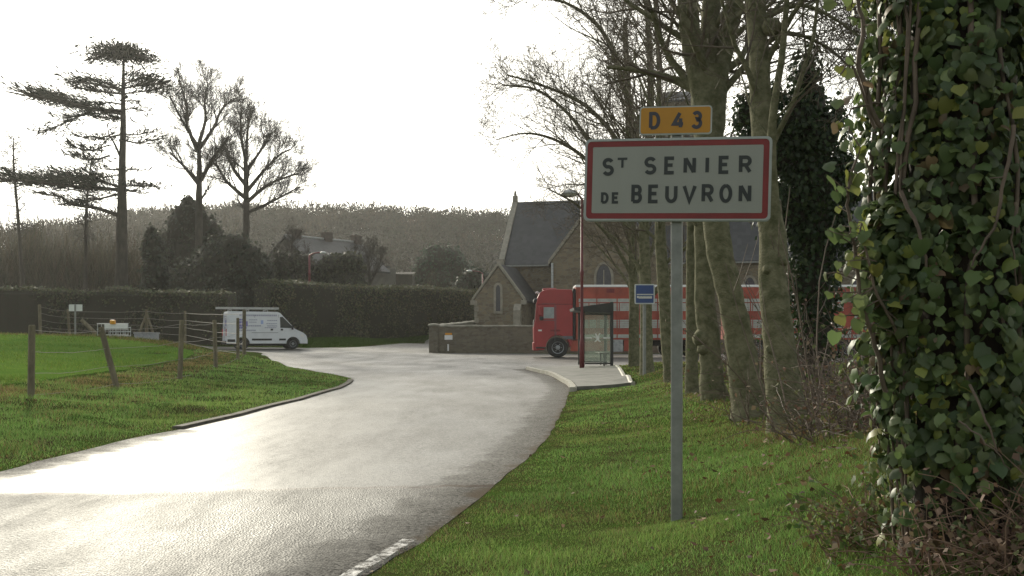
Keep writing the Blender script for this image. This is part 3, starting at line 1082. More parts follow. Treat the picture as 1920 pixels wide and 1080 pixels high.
def bare_tree(name, label, base, trunks, S, seed, spawn, group=None, cat='tree', tm=bark, wm=twigm, knots=()):
    """trunk and main limbs follow given paths, finer branches grow from them"""
    rng = random.Random(seed)
    tr, tw = MB(), MB()
    root = thing(name, label, cat, base, 0, group)
    for pth, (t0, cnt, Ls, bias) in zip(trunks, spawn):
        pts, rad = path3(pth)
        # lumpy bark outline
        pts = [p + Vector((rng.gauss(0, .04), rng.gauss(0, .04), 0)) * r_ for p, r_ in zip(pts, rad)]
        rad = [r_ * rng.uniform(.96, 1.05) for r_ in rad]
        tr.tube(pts, rad, 14 if rad[0] > .05 else 7)
        n = len(pts) - 1
        az = rng.uniform(0, 6)
        for j in range(cnt):
            t = t0 + (1 - t0) * (j + rng.random()) / cnt
            i = min(int(t * n), n - 1)
            b = pts[i].lerp(pts[i + 1], t * n - i)
            dl = (pts[i + 1] - pts[i]).normalized()
            az += 2.4
            side = rotv(dl.orthogonal().normalized(), dl, az + rng.uniform(-.5, .5)) + Vector(bias)
            a = R(rng.uniform(*S['ang']))
            grow(tr, tw, b, dl * math.cos(a) + side.normalized() * math.sin(a), Ls * rng.uniform(.6, 1.15) * (1.15 - .5 * t), max(S['rmin'] * 1.5, rad[i] * S['rr0']), 1, S, rng)
    for (px, py, Y, r_) in knots:
        c = at(px, py, Y)
        bm = bmesh.new()
        bmesh.ops.create_icosphere(bm, subdivisions=2, radius=r_)
        for v in bm.verts:
            v.co *= 1 + rng.uniform(-.15, .15)
        tr.frombm(bm, Matrix.Translation(c))
    tr.build('trunk', tm, root, base, smooth=True)
    if tw.v:
        tw.build('crown', wm, root, base)
    return root


S_near = dict(seg=[6, 6, 5, 4, 3, 3], taper=.35, rmin=.003, wob=.10, up=[.03, .05, .06, .05, .03, 0], split=2, max=4, n=[5, 5, 4, 2.5, 0], t0=.2, ang=(30, 62), rr=.52, rr0=.30, lr=(.45, .7))
S_mid = dict(seg=[6, 6, 5, 4, 3, 3], taper=.35, rmin=.0045, wob=.11, up=[.03, .03, .05, .05, .03, 0], split=2, max=4, n=[6, 6, 5, 3.6, 0], t0=.15, ang=(28, 60), rr=.52, rr0=.36, lr=(.42, .68))
S_far = dict(seg=[6, 6, 5, 4, 3, 3], taper=.3, rmin=.0095, wob=.085, up=[.03, .05, .08, .08, .05, 0], split=2, max=4, n=[7, 7, 6, 3.2, 0], t0=.2, ang=(20, 46), rr=.5, rr0=.42, lr=(.5, .76))

GR = 'bare trees along the grass bank'


def base_at(px, Y):
    x = (px - CX) * Y / F
    return Vector((x, Y, h1(x, Y) - .03))


def root_py(px, Y):
    b = base_at(px, Y)
    return HY + (CH - b.z) * F / Y + 4


# tree C : thickest, right of the sign
b = base_at(1478, 11)
yb = root_py(1478, 11)
bare_tree('bare_tree', 'thick leaning grey trunk directly right of the village sign, with a thin side stem', b,
          [[(1484, yb, 108, 11), (1474, yb - 45, 82, 11), (1463, 660, 66, 11), (1452, 560, 60, 11), (1448, 440, 56, 11.05), (1432, 330, 46, 11.1), (1426, 200, 45, 11.2), (1420, 60, 42, 11.3), (1410, -120, 38, 11.4), (1400, -300, 30, 11.5)],
           [(1450, 440, 40, 11), (1447, 330, 22, 10.85), (1449, 220, 17, 10.7), (1468, 90, 13, 10.6), (1478, -40, 10, 10.5), (1490, -200, 6, 10.4)],
           [(1426, 90, 14, 11.3), (1480, 62, 9, 11.4), (1560, 95, 6, 11.6), (1625, 165, 3, 11.8)],
           [(1424, 40, 14, 11.3), (1500, 10, 9, 11.2), (1580, 45, 6, 11.0), (1650, 110, 3, 10.9)],
           [(1416, -20, 14, 11.4), (1500, -45, 9, 11.6), (1590, -20, 6, 11.8), (1660, 50, 3, 12)],
           [(1424, 60, 10, 11.3), (1470, 0, 7, 11.6), (1540, -20, 5, 12), (1600, 10, 3, 12.3)]],
          S_near, 3, [(.55, 9, 2.6, (.2, 0, .2)), (.3, 9, 1.3, (.3, -.1, .3)), (.2, 20, 1.0, (.3, 0, 0)), (.2, 20, 1.0, (.3, 0, 0)), (.2, 18, 1.0, (.3, 0, 0)), (.2, 16, .9, (.3, 0, 0))], GR,
          knots=[(1440, 505, 10.93, .06), (1468, 490, 10.9, .05), (1446, 655, 10.92, .055), (1446, 52, 11.2, .11)])
# tree B : big trunk that forks above the number plate
b = base_at(1402, 13)
yb = root_py(1402, 13)
bare_tree('bare_tree', 'large leaning trunk that forks into three limbs above the yellow number plate', b,
          [[(1408, yb, 92, 13), (1400, yb - 60, 72, 13), (1383, 620, 58, 13), (1358, 510, 54, 13), (1342, 420, 56, 13.1), (1332, 300, 58, 13.3), (1328, 190, 74, 13.5), (1330, 125, 80, 13.55)],
           [(1318, 200, 40, 13.45), (1302, 110, 46, 13.5), (1290, 30, 40, 13.5), (1276, -100, 32, 13.5), (1255, -300, 22, 13.4)],
           [(1330, 190, 40, 13.5), (1330, 100, 42, 13.7), (1334, 0, 38, 13.9), (1345, -160, 28, 14), (1350, -330, 18, 14)],
           [(1340, 200, 30, 13.5), (1356, 110, 36, 13.6), (1374, 30, 32, 13.7), (1396, -60, 26, 13.8), (1440, -240, 16, 14)]],
          S_near, 5, [(.8, 6, 2.0, (-.2, 0, .1)), (.25, 10, 2.6, (-.5, 0, 0)), (.2, 9, 2.6, (0, .3, .1)), (.2, 10, 2.6, (.5, 0, 0))], GR)
# tree A : burl on its left
b = base_at(1335, 16)
yb = root_py(1335, 16)
bare_tree('bare_tree', 'trunk with a swollen burl at knee height, left of the large leaning trunk', b,
          [[(1342, yb, 70, 16), (1335, yb - 40, 52, 16), (1332, 660, 46, 16), (1322, 560, 42, 16), (1318, 440, 36, 16), (1318, 300, 26, 16.1), (1322, 130, 18, 16.2), (1330, -60, 13, 16.3), (1336, -260, 8, 16.4)]],
          S_mid, 8, [(.5, 14, 3.2, (-.3, .2, .1))], GR, knots=[(1314, 633, 15.95, .13), (1318, 655, 15.9, .09)])
b = base_at(1297, 19)
yb = root_py(1297, 19)
bare_tree('bare_tree', 'slim straight trunk just right of the village sign post', b,
          [[(1299, yb, 36, 19), (1297, yb - 40, 28, 19), (1297, 560, 25, 19), (1296, 420, 19, 19), (1306, 250, 13, 19), (1310, 90, 10, 19), (1300, -60, 7, 19)]],
          S_mid, 12, [(.45, 14, 3.0, (-.4, .2, .1))], GR)
b = base_at(1256, 24)
yb = root_py(1256, 24)
bare_tree('bare_tree', 'slim trunk half hidden behind the village sign post', b,
          [[(1264, yb, 46, 24), (1256, yb - 50, 33, 24), (1246, 560, 27, 24), (1238, 430, 22, 24), (1234, 300, 14, 24), (1236, 150, 10, 24), (1228, 0, 8, 24), (1220, -120, 5, 24)]],
          S_mid, 15, [(.35, 22, 3.4, (-.5, 0, .1))], GR)
b = base_at(1212, 31)
yb = root_py(1212, 31)
bare_tree('bare_tree', 'spreading bare tree behind the blue bus stop sign', b,
          [[(1216, yb, 36, 31), (1212, yb - 40, 27, 31), (1211, 560, 24, 31), (1208, 440, 22, 31), (1214, 300, 17, 31), (1220, 150, 14, 31), (1212, 0, 10, 31)],
           [(1209, 450, 18, 31), (1196, 300, 14, 30.8), (1170, 160, 11, 30.5), (1130, 60, 9, 30.2), (1060, 5, 6, 30), (980, -6, 3, 29.8)],
           [(1209, 400, 14, 31), (1160, 270, 11, 31.3), (1100, 200, 8, 31.5), (1030, 165, 6, 31.7), (950, 140, 3, 32)]],
          S_mid, 18, [(.3, 20, 3.8, (-.3, 0, .1)), (.2, 22, 2.4, (-.3, 0, .3)), (.15, 20, 2.0, (-.2, 0, .3))], GR)
b = base_at(1189, 37)
yb = root_py(1189, 37)
bare_tree('bare_tree', 'farthest bare roadside tree, its low branches drooping left above the bus shelter', b,
          [[(1191, yb, 30, 37), (1189, yb - 35, 23, 37), (1188, 560, 20, 37), (1185, 440, 18, 37), (1180, 320, 15, 37), (1178, 180, 12, 37), (1172, 40, 8, 37)],
           [(1186, 470, 12, 37), (1150, 370, 10, 37.3), (1100, 300, 8, 37.6), (1040, 262, 6, 38), (985, 250, 4, 38.2), (930, 262, 2, 38.4)],
           [(1185, 430, 12, 37), (1140, 330, 9, 36.6), (1080, 230, 7, 36.2), (1010, 170, 5, 36), (945, 160, 3, 35.8)],
           [(1186, 520, 9, 37), (1150, 455, 7, 36.8), (1090, 390, 5, 36.5), (1030, 355, 3, 36)]],
          S_mid, 21, [(.3, 22, 4.0, (-.4, 0, 0)), (.15, 18, 2.2, (-.2, 0, .2)), (.15, 20, 2.2, (-.2, 0, .2)), (.2, 14, 1.8, (-.2, 0, 0))], GR)

# sucker shoots at the foot of the row
shoot = mat('pale_shoot', (.15, .108, .078), .8, scale=9, color2=(.085, .062, .045))


def shoots(name, label, c, n, hgt, spread, seed, r0=.008, lean=(0, 0)):
    rng = random.Random(seed)
    mb = MB()
    for i in range(n):
        a = rng.uniform(0, 6.28)
        q = rng.random() ** .5 * spread
        x, y = c[0] + q * math.cos(a), c[1] + q * math.sin(a) * .8
        p = Vector((x, y, h1(x, y) - .02))
        d = Vector((math.cos(a) * .5 + lean[0], math.sin(a) * .4 + lean[1], rng.uniform(.7, 1.6))).normalized()
        L = hgt * rng.uniform(.45, 1.1)
        r = r0 * rng.uniform(.6, 1.2)
        pts = [p]
        for k in range(6):
            d = (d + Vector((rng.gauss(0, .10), rng.gauss(0, .10), rng.gauss(0, .08)))).normalized()
            pts.append(pts[-1] + d * L / 6)
        mb.tube(pts, [r * (1 - .11 * k) for k in range(7)], 5)
        for k in (2, 3, 4, 5):
            if rng.random() < .6:
                e = (d + Vector((rng.gauss(0, .6), rng.gauss(0, .6), rng.gauss(.1, .4)))).normalized()
                mb.tube([pts[k], pts[k] + e * L * .12, pts[k] + e * L * .25 + Vector((0, 0, L * .04))], [r * .5, r * .4, r * .25], 3)
    o = mb.build(name, shoot, None, (c[0], c[1], h1(*c)))
    return tag(o, label, 'shrub')


shoots('sapling', 'thin pale shoots springing up between the thick trunk and the ivy pillar', (3.05, 10.2), 16, 1.9, .55, 2, .011, (.15, 0))
shoots('sapling', 'fan of thin twigs at the foot of the large leaning trunk', (2.75, 12.3), 14, .8, .35, 4, .007)
shoots('sapling', 'tall thin shoots in front of the ivy covered tree', (3.55, 11.5), 9, 2.6, .4, 6, .011, (.1, 0))

# ------------------------------------------------------------------ ivy
ivy_m = mat('ivy_leaf', (0, 0, 0), .46, attr=True, transl=.38, spec=.32)
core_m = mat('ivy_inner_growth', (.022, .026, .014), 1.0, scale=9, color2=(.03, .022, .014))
IV_V = [(0, 0, 0), (.27, -.13, -.04), (.50, .10, -.14), (.49, .42, -.12), (.28, .76, -.10), (0, 1.0, -.24), (-.28, .76, -.10), (-.46, .42, -.10), (-.52, .12, -.16), (-.27, -.13, -.03), (0, .42, .07)]
IV_F = [(0, 1, 2, 3, 10), (10, 3, 4, 5), (10, 5, 6, 7), (0, 10, 7, 8, 9)]
KITE_V = [(0, 0, 0), (.42, .35, -.08), (0, 1, -.1), (-.42, .35, -.08)]
KITE_F = [(0, 1, 2), (0, 2, 3)]
IVY_COLS = [(.098, .134, .050), (.072, .102, .042), (.130, .168, .060), (.20, .22, .055), (.16, .115, .06)]


def ivy_leaves(pos, nrm, size, rng=RNG, tv=IV_V, tf=IV_F, name='foliage', parent=None, origin=None, cols=IVY_COLS, w=(5, 5, 3, 1, .4), m=None, flop=.55):
    n = len(pos)
    down = np.array([[0, 0, -1.0]]) + rng.normal(0, .45, (n, 3))
    N_ = norm(nrm + rng.normal(0, flop, (n, 3)) + np.array([[0, 0, .25]]))
    f = down - (down * N_).sum(-1, keepdims=True) * N_
    A = axes(f, N_)
    # columns side, forward(tip), normal
    A[:, :, 2] = np.where(((A[:, :, 2] * N_).sum(-1) < 0)[:, None], -A[:, :, 2], A[:, :, 2])
    A = A * size[:, None, None]
    return scatter(name, tv, tf, A, pos, mixcol(n, cols, .25, rng, w), m or ivy_m, parent, origin)


# the near pillar
IC = Vector((1.76, 4.25, h1(1.76, 4.25) - .05))
ivy = thing('ivy_pillar', 'tree trunk smothered in big glossy ivy leaves, filling the right edge of the road bank', 'tree', IC)
prof_z = np.array([-.2, .0, .25, .5, .8, 1.1, 1.4, 1.8, 2.2, 2.8, 3.4])
prof_r = np.array([.24, .25, .27, .285, .30, .325, .33, .29, .30, .33, .33])
rg = np.random.default_rng(5)


def shell(n, c, zr, lump=.05):
    z = rg.uniform(zr[0], zr[1], n)
    a = rg.uniform(0, 2 * PI, n)
    r = np.interp(z, prof_z, prof_r) * c[2] + (vnoise(a * 1.2, z, .33, 61) - .5) * .19 + (vnoise(a * .8, z, .75, 62) - .5) * .12 + rg.normal(0, lump, n)
    return np.column_stack([c[0] + r * np.cos(a), c[1] + r * np.sin(a) * .9, z]), np.column_stack([np.cos(a), np.sin(a), np.zeros(n)])


p1, n1_ = shell(9200, (0, 0, 1.0), (.28, 3.0), .035)
p2, n2_ = shell(1900, (.36, .22, .62), (.2, 3.0), .05)
p3, n3_ = shell(420, (.0, 0, 1.02), (-.02, .35), .05)
d4 = rand_dir(620, rg)
c4 = np.array(at(1668, 500, 4.12) - IC)
p4 = c4 + d4 * np.array([.115, .12, .27]) * rg.uniform(.6, 1.1, (620, 1))
pp = np.concatenate([p1, p2, p3, p4])
nn = np.concatenate([n1_, n2_, n3_, d4])
sz = .020 + .050 * rg.beta(1.5, 1.9, len(pp))
ivy_leaves(pp, nn, sz, rg, name='ivy_leaves', parent=ivy, flop=.5)
tk = MB()
zz = np.linspace(-.25, 3.6, 22)
tk.tube([Vector((.02 * math.sin(z * 2) + .03, .0, z)) for z in zz], [np.interp(z, prof_z, prof_r) * .62 + (.10 * math.exp(-max(z + .1, 0) * 5)) for z in zz], 16)
tk.tube([Vector((.36 + .02 * math.sin(z * 3), .22, z)) for z in zz], [.12] * len(zz), 10)
tk.build('trunk', mat('ivy_trunk_bark', (.045, .030, .020), .95, scale=6, color2=(.022, .016, .011), bump=.8, bscale=22, stretch=(1, 1, .3)), ivy, smooth=True)
st_ = MB()
rs = random.Random(4)
for i in range(11):
    a = rs.uniform(PI * .95, PI * 1.22) if i < 8 else rs.uniform(0, 6.28)
    z = rs.uniform(-.1, .6)
    pts = []
    r0 = rs.uniform(.88, 1.0)
    for k in range(16):
        a += rs.gauss(0, .05)
        rr = np.interp(z, prof_z, prof_r) * r0 + .01
        pts.append(Vector((rr * math.cos(a), rr * math.sin(a) * .9, z)))
        z += rs.uniform(.10, .2)
    st_.tube(pts, [rs.uniform(.005, .012)] * 16, 5)
st_.build('stem', shoot, ivy, smooth=True)
# twigs standing clear of the pillar on the left, with single leaves
tg = MB()
lp, ln = [], []


def twig(path, w, leaves, seed):
    rr = random.Random(seed)
    pts = smooth_poly([tuple(at(a, b_, Y)) for a, b_, Y in path], 4)
    pts = [Vector(p) + Vector((rr.gauss(0, .004), 0, rr.gauss(0, .004))) for p in pts]
    tg.tube(pts, [w * (1 - .6 * i / len(pts)) for i in range(len(pts))], 6)
    for _ in range(leaves):
        i = rr.randrange(1, len(pts))
        e = Vector((rr.gauss(-.03, .05), rr.gauss(0, .04), rr.gauss(0, .03)))
        tg.tube([pts[i], pts[i] + e], [w * .3, w * .25], 3)
        lp.append(pts[i] + e)
        ln.append((rr.gauss(-.3, .6), -.8, rr.gauss(.1, .4)))


twig([(1650, 240, 4.1), (1627, 180, 4.08), (1610, 110, 4.05), (1618, 50, 4.05), (1606, -10, 4.05), (1600, -60, 4.05)], .012, 7, 1)
twig([(1636, 240, 4.1), (1608, 140, 4.06), (1590, 120, 4.05), (1578, 142, 4.05)], .006, 2, 2)
twig([(1662, 740, 4.1), (1640, 650, 4.06), (1618, 570, 4.05), (1604, 480, 4.05), (1594, 400, 4.02), (1590, 350, 4.0), (1612, 290, 4.0)], .010, 26, 3)
twig([(1640, 340, 4.1), (1600, 255, 4.06), (1590, 240, 4.05)], .004, 3, 4)
twig([(1648, 190, 4.1), (1602, 205, 4.06), (1588, 218, 4.05)], .005, 3, 6)
twig([(1690, 360, 4.0), (1720, 430, 3.95), (1740, 500, 3.95), (1760, 560, 3.95)], .009, 0, 7)
twig([(1900, 240, 3.9), (1885, 330, 3.88), (1862, 430, 3.88), (1820, 500, 3.9)], .009, 2, 8)
twig([(1905, 380, 3.9), (1898, 450, 3.9), (1910, 560, 3.9)], .006, 3, 9)
twig([(1820, 720, 3.8), (1850, 790, 3.75), (1870, 850, 3.75)], .006, 0, 10)
twig([(1800, 790, 3.8), (1850, 830, 3.75), (1890, 880, 3.75)], .004, 0, 11)
twig([(1690, 640, 4.05), (1650, 560, 4.02), (1620, 470, 4.0), (1612, 420, 4.0)], .007, 26, 12)
tg.build('twig', shoot, ivy, IC, smooth=True)
lp = np.array([tuple(p) for p in lp])
ivy_leaves(lp, np.array(ln), rg.uniform(.03, .06, len(lp)), rg, name='loose_leaves', parent=ivy, origin=IC, flop=.3, w=(3, 2, 4, 3, .5))

# brambles and dry stalks round its foot
dry_m = mat('dry_stalk', (.24, .15, .10), .9, scale=9, color2=(.13, .085, .06))


def bramble(name, label, c, rad, n, hgt, nleaf, seed, cols, leaf=.03, stalk=dry_m, r0=.0035):
    rng = random.Random(seed)
    r2 = np.random.default_rng(seed)
    root = thing(name, label, 'shrub', (c[0], c[1], h1(*c)))
    mb = MB()
    lp = []
    for i in range(n):
        a = rng.uniform(0, 6.28)
        q = rng.random() ** .5
        x, y = c[0] + rad[0] * q * math.cos(a), c[1] + rad[1] * q * math.sin(a)
        p = Vector((x, y, h1(x, y) - .02))
        d = Vector((rng.gauss(0, .7), rng.gauss(0, .7), 1)).normalized()
        L = hgt * rng.uniform(.5, 1.3)
        pts = [p]
        for k in range(7):
            d = (d + Vector((rng.gauss(0, .16), rng.gauss(0, .16), rng.gauss(-.13, .12)))).normalized()
            pts.append(pts[-1] + d * L / 7)
        mb.tube(pts, [r0 * (1 - .09 * k) * rng.uniform(.8, 1.2) for k in range(8)], 4)
        for _ in range(nleaf):
            k = rng.randrange(2, 8)
            lp.append(pts[k] + Vector((rng.gauss(0, .03), rng.gauss(0, .03), rng.gauss(0, .03))))
    mb.build('stalk', stalk, root, root.location)
    lp = np.array([tuple(p) for p in lp])
    if len(lp):
        ivy_leaves(lp, rand_dir(len(lp), r2) + np.array([[0, -.4, .4]]), r2.uniform(.5, 1.2, len(lp)) * leaf, r2, KITE_V, KITE_F, 'foliage', root, root.location, cols, [1] * len(cols), lv, .5)
    return root


BR = [(.16, .10, .065), (.20, .14, .09), (.09, .10, .03), (.12, .07, .045)]
GRN = [(.08, .12, .025), (.06, .10, .022), (.13, .14, .04), (.16, .10, .05)]
bramble('bramble', 'tangle of dry brown stalks and withered leaves at the foot of the ivy pillar', (1.66, 3.95), (.22, .2), 110, .34, 5, 1, BR, .030)
bramble('bramble', 'dry brown bracken in the bottom right corner by the ivy trunk', (1.92, 3.75), (.24, .2), 120, .40, 7, 2, BR, .035)
bramble('bramble', 'low green leafy brambles left of the ivy pillar', (1.60, 4.75), (.18, .26), 90, .38, 9, 3, GRN, .036)
bramble('bramble', 'reddish brown bramble thicket behind the green brambles and right of the thick trunk', (2.9, 9.0), (.55, .9), 190, .95, 4, 4, BR, .04, shoot, .005)
bramble('bramble', 'brown tangled undergrowth under the ivy covered tree', (4.2, 13.0), (.9, 1.5), 170, 1.1, 4, 5, BR + GRN[:2], .06, shoot, .007)
bramble('bramble', 'tuft of dry yellow grass stalks at the foot of the thick trunk', (2.62, 9.9), (.22, .15), 70, .28, 0, 6, BR, .03, mat('straw', (.30, .22, .09), .9, color2=(.18, .14, .05)), .003)


bramble('bramble', 'thin brown brushwood between the ivy covered tree and the thick trunk', (3.9, 15.5), (.7, 1.2), 110, 1.5, 3, 15, BR + GRN[:2], .05, shoot, .007)
bramble('bramble', 'scrubby brown growth behind the row of trunks, in front of the trailer', (5.0, 22.0), (1.2, 2.5), 130, 1.4, 4, 16, BR + GRN[:2], .07, shoot, .009)

# leafy crowns seen from afar
leaf_m = mat('evergreen_leaf', (0, 0, 0), .6, attr=True, transl=.2, spec=.3)


def lumpy(c, rad, seed, k=1.0):
    bm = bmesh.new()
    bmesh.ops.create_icosphere(bm, subdivisions=3, radius=1)
    for v in bm.verts:
        d = v.co.normalized()
        s = 1 + .22 * (vnoise(np.array([d.x * 2 + d.z]), np.array([d.y * 2 - d.z]), .5, seed)[0] - .5) * 2
        v.co = Vector((c[0] + d.x * rad[0] * s * k, c[1] + d.y * rad[1] * s * k, c[2] + d.z * rad[2] * s * k))
    return bm


def blob_points(n, lumps, seed, thick=.28):
    """points in the outer part of a set of ellipsoids, with outward normals; light and dark clumps come from their gaps"""
    rg_ = np.random.default_rng(seed)
    vol = np.array([a[1][0] * a[1][2] for a in lumps])
    w = rg_.choice(len(lumps), n, p=vol / vol.sum())
    c = np.array([a[0] for a in lumps])[w]
    r = np.array([a[1] for a in lumps])[w]
    d = rand_dir(n, rg_)
    t = 1 + rg_.normal(0, thick * .35, n) - rg_.uniform(0, thick, n) + .18 * (vnoise(d[:, 0] * 3 + w, d[:, 2] * 3 + d[:, 1] * 2, .6, seed) - .5)
    return c + d * r * t[:, None], norm(d / r)


def leafy(name, label, base, lumps, n, size, cols, seed, trunk=None, cat='tree', core=.72, group=None, m=None, tv=KITE_V, tf=KITE_F, thick=.28, w=None):
    root = thing(name, label, cat, base, 0, group)
    pos, nr = blob_points(n, lumps, seed, thick)
    rg_ = np.random.default_rng(seed + 1)
    ivy_leaves(pos, nr, rg_.uniform(.6, 1.3, n) * size, rg_, tv, tf, 'crown', root, base, cols, w or [1] * len(cols), m or leaf_m, .7)
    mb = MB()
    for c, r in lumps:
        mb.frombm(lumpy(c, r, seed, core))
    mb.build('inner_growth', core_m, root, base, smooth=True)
    if trunk:
        t = MB()
        t.tube([Vector(base) + Vector((0, 0, -.2)), Vector(base) + Vector((.02, 0, trunk[1] * .5)), Vector(base) + Vector((0, 0, trunk[1]))], [trunk[0] * 1.3, trunk[0], trunk[0] * .7], 9)
        t.build('trunk', barkd, root, base, smooth=True)
    return root


def L_(px, py, Y, rx, ry, rz):
    return (tuple(at(px, py, Y)), (rx, ry, rz))


b = base_at(1530, 16)
leafy('ivy_clad_tree', 'dark ivy covered tree between the thick trunk and the ivy pillar', tuple(b),
      [L_(1512, 150, 16, 0.293, .3, .55), L_(1500, 230, 16, 0.512, .45, .55), L_(1535, 260, 16, 0.512, .5, .65), L_(1480, 300, 16.2, 0.488, .5, .6), L_(1530, 350, 16, 0.634, .5, .6), L_(1490, 400, 16.1, 0.549, .5, .6),
       L_(1535, 450, 16, 0.512, .45, .6), L_(1520, 540, 16, 0.488, .4, .6), L_(1528, 620, 16, 0.366, .35, .6), L_(1400, 215, 16.6, 0.244, .3, .40), L_(1430, 250, 16.5, 0.342, .3, .45), L_(1560, 330, 16.1, 0.366, .3, .45), L_(1575, 420, 16, 0.195, .3, .3), L_(1588, 300, 16, 0.122, .2, .16), L_(1570, 215, 16, 0.146, .2, .2), L_(1600, 370, 16, 0.11, .15, .14), L_(1450, 180, 16.1, 0.22, .2, .22), L_(1596, 450, 16, 0.122, .15, .2)],
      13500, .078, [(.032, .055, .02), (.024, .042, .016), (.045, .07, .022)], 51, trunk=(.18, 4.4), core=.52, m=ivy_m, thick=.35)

# ------------------------------------------------------------------ left background: cedar
CY = 90.0
cb = Vector(((228 - CX) * CY / F, CY, h1(-33, CY)))
ced = thing('cedar_tree', 'tall old cedar with a bare trunk and flat layered branches', 'tree', cb)
ct = MB()
pts, rad = path3([(227, 560, 30, CY), (228, 500, 25, CY), (228, 440, 23, CY), (229, 390, 20, CY), (229, 320, 15, CY), (231, 240, 12, CY), (231, 170, 8, CY), (232, 105, 4, CY)])
ct.tube(pts, rad, 12)
cl_pos, cl_dir, cl_sz = [], [], []
rc = random.Random(9)


def cedar_limb(path, wpx, dens, thick, spread, dY=0.0, droop=0.0):
    """a limb and the flat plate of needles it carries; dens = tufts, thick in px, spread = depth in m"""
    n0 = len(path)
    p3 = smooth_poly([tuple(at(a, b_, CY + dY * i / max(1, n0 - 1))) for i, (a, b_) in enumerate(path)], 6)
    p3 = [Vector(p) for p in p3]
    m = len(p3)
    ct.tube(p3, [max(.035, wpx * CY / F / 2 * (1 - .85 * i / m)) for i in range(m)], 6)
    L = (p3[-1] - p3[0]).length
    for _ in range(int(dens * 1.7)):
        t = rc.uniform(.12, 1.0) ** .8
        i = min(int(t * (m - 1)), m - 2)
        b_ = p3[i].lerp(p3[i + 1], rc.random())
        d = (p3[i + 1] - p3[i]).normalized()
        off = Vector((rc.gauss(0, .55), rc.gauss(0, spread * 1.5), abs(rc.gauss(0, thick * CY / F)) * 1.0 - thick * CY / F * .35))
        cl_pos.append(tuple(b_ + off))
        s = 1 if rc.random() < .5 else -1
        cl_dir.append(tuple(d + Vector((rc.gauss(0, .35), s * rc.uniform(.2, 1.0), rc.gauss(.22, .35)))))
        cl_sz.append(rc.uniform(.2, .62))
    # side shoots
    for _ in range(int(dens / 22)):
        i = rc.randrange(m // 4, m - 1)
        e = (p3[i + 1] - p3[i]).normalized() + Vector((0, rc.choice((-1, 1)) * rc.uniform(.5, 1), rc.gauss(.05, .15)))
        ct.tube([p3[i], p3[i] + e * L * .12, p3[i] + e * L * .22], [.05, .04, .025], 4)


# top umbrella
for a in range(9):
    x1 = 228 + (-62 + a * 15.5)
    cedar_limb([(231, 106 + abs(a - 4)), (231 + (x1 - 231) * .5, 103), (x1, 108 + abs(a - 4) * 1.3)], 3, 190, 5.5, 1.0, rc.uniform(-2, 2))
for x1, y1 in ((205, 92), (213, 88), (240, 90), (252, 96), (186, 99), (222, 94)):
    cedar_limb([(231, 108), (x1, y1)], 2, 70, 3, .6, rc.uniform(-1, 1))
cedar_limb([(231, 166), (270, 158), (308, 156)], 4, 420, 6, 1.2, -1.5)
cedar_limb([(231, 158), (262, 148), (285, 150)], 4, 300, 6, 1.0, 1.5)
cedar_limb([(231, 176), (270, 171), (300, 167)], 3, 160, 3, .8, 2)
cedar_limb([(231, 170), (180, 158), (128, 153)], 5, 330, 6, 1.0, -2)
cedar_limb([(231, 176), (190, 172), (140, 164)], 5, 360, 5, 1.2, 2)
cedar_limb([(231, 168), (205, 158), (170, 150)], 3, 160, 4, .8, 1)
cedar_limb([(230, 208), (170, 203), (110, 190), (55, 180)], 7, 1050, 8, 1.4, -3)
cedar_limb([(230, 214), (180, 206), (125, 196), (85, 178)], 6, 650, 7, 1.3, 3)
cedar_limb([(230, 196), (200, 192), (182, 198)], 4, 60, 3, .5, 1)
cedar_limb([(230, 222), (205, 222), (172, 216)], 4, 200, 4, .8, -1)
cedar_limb([(175, 205), (140, 222), (108, 236), (72, 250)], 5, 200, 3.5, .8, -1)
cedar_limb([(170, 208), (135, 220), (112, 219)], 3, 120, 2.5, .6, 1)
cedar_limb([(231, 206), (250, 204), (268, 208)], 3, 60, 2, .6, 1)
cedar_limb([(231, 190), (250, 188), (262, 192)], 3, 60, 2, .6, -1)
cedar_limb([(230, 262), (260, 268), (294, 260)], 4, 130, 2.5, .8, -1)
cedar_limb([(230, 252), (262, 252), (290, 246)], 3, 90, 2.5, .6, 1)
cedar_limb([(229, 302), (215, 270), (203, 248), (214, 238)], 5, 30, 2, .4, .5)
cedar_limb([(229, 252), (200, 262), (172, 300)], 4, 60, 3, .4, -1)
cedar_limb([(214, 250), (180, 260), (140, 254)], 3, 160, 3.5, .7, 1)
cedar_limb([(205, 272), (165, 282), (134, 272)], 3, 170, 3.5, .7, -1)
cedar_limb([(205, 292), (170, 300), (138, 290)], 4, 260, 5, .8, 2)
cedar_limb([(229, 316), (200, 318), (176, 310)], 3, 60, 2, .5, 1)
cedar_limb([(229, 326), (190, 332), (165, 322)], 3, 80, 2, .5, -1)
cedar_limb([(229, 356), (170, 352), (90, 345), (2, 336)], 8, 1500, 9, 1.6, -4)
cedar_limb([(229, 352), (180, 338), (120, 332), (60, 338)], 6, 1000, 8, 1.4, 3)
cedar_limb([(229, 362), (190, 372), (150, 380), (110, 384)], 5, 380, 6, 1.2, 2)
cedar_limb([(229, 350), (255, 348), (285, 350)], 4, 200, 3.5, .8, -2)
cedar_limb([(229, 360), (245, 358), (262, 362)], 3, 90, 3, .6, 1)
cedar_limb([(223, 404), (180, 390), (140, 384), (115, 370), (78, 364)], 9, 190, 3, .5, -2)
cedar_limb([(228, 330), (240, 318), (268, 320)], 3, 50, 2, .5, 1)
ct.build('trunk', barkd, ced, cb, smooth=True)
n = len(cl_pos)
cl_dir = np.array(cl_dir)
A = axes(cl_dir, np.array([[0, 0, 1.0]]) + RNG.normal(0, .45, (n, 3))) * np.array(cl_sz)[:, None, None]
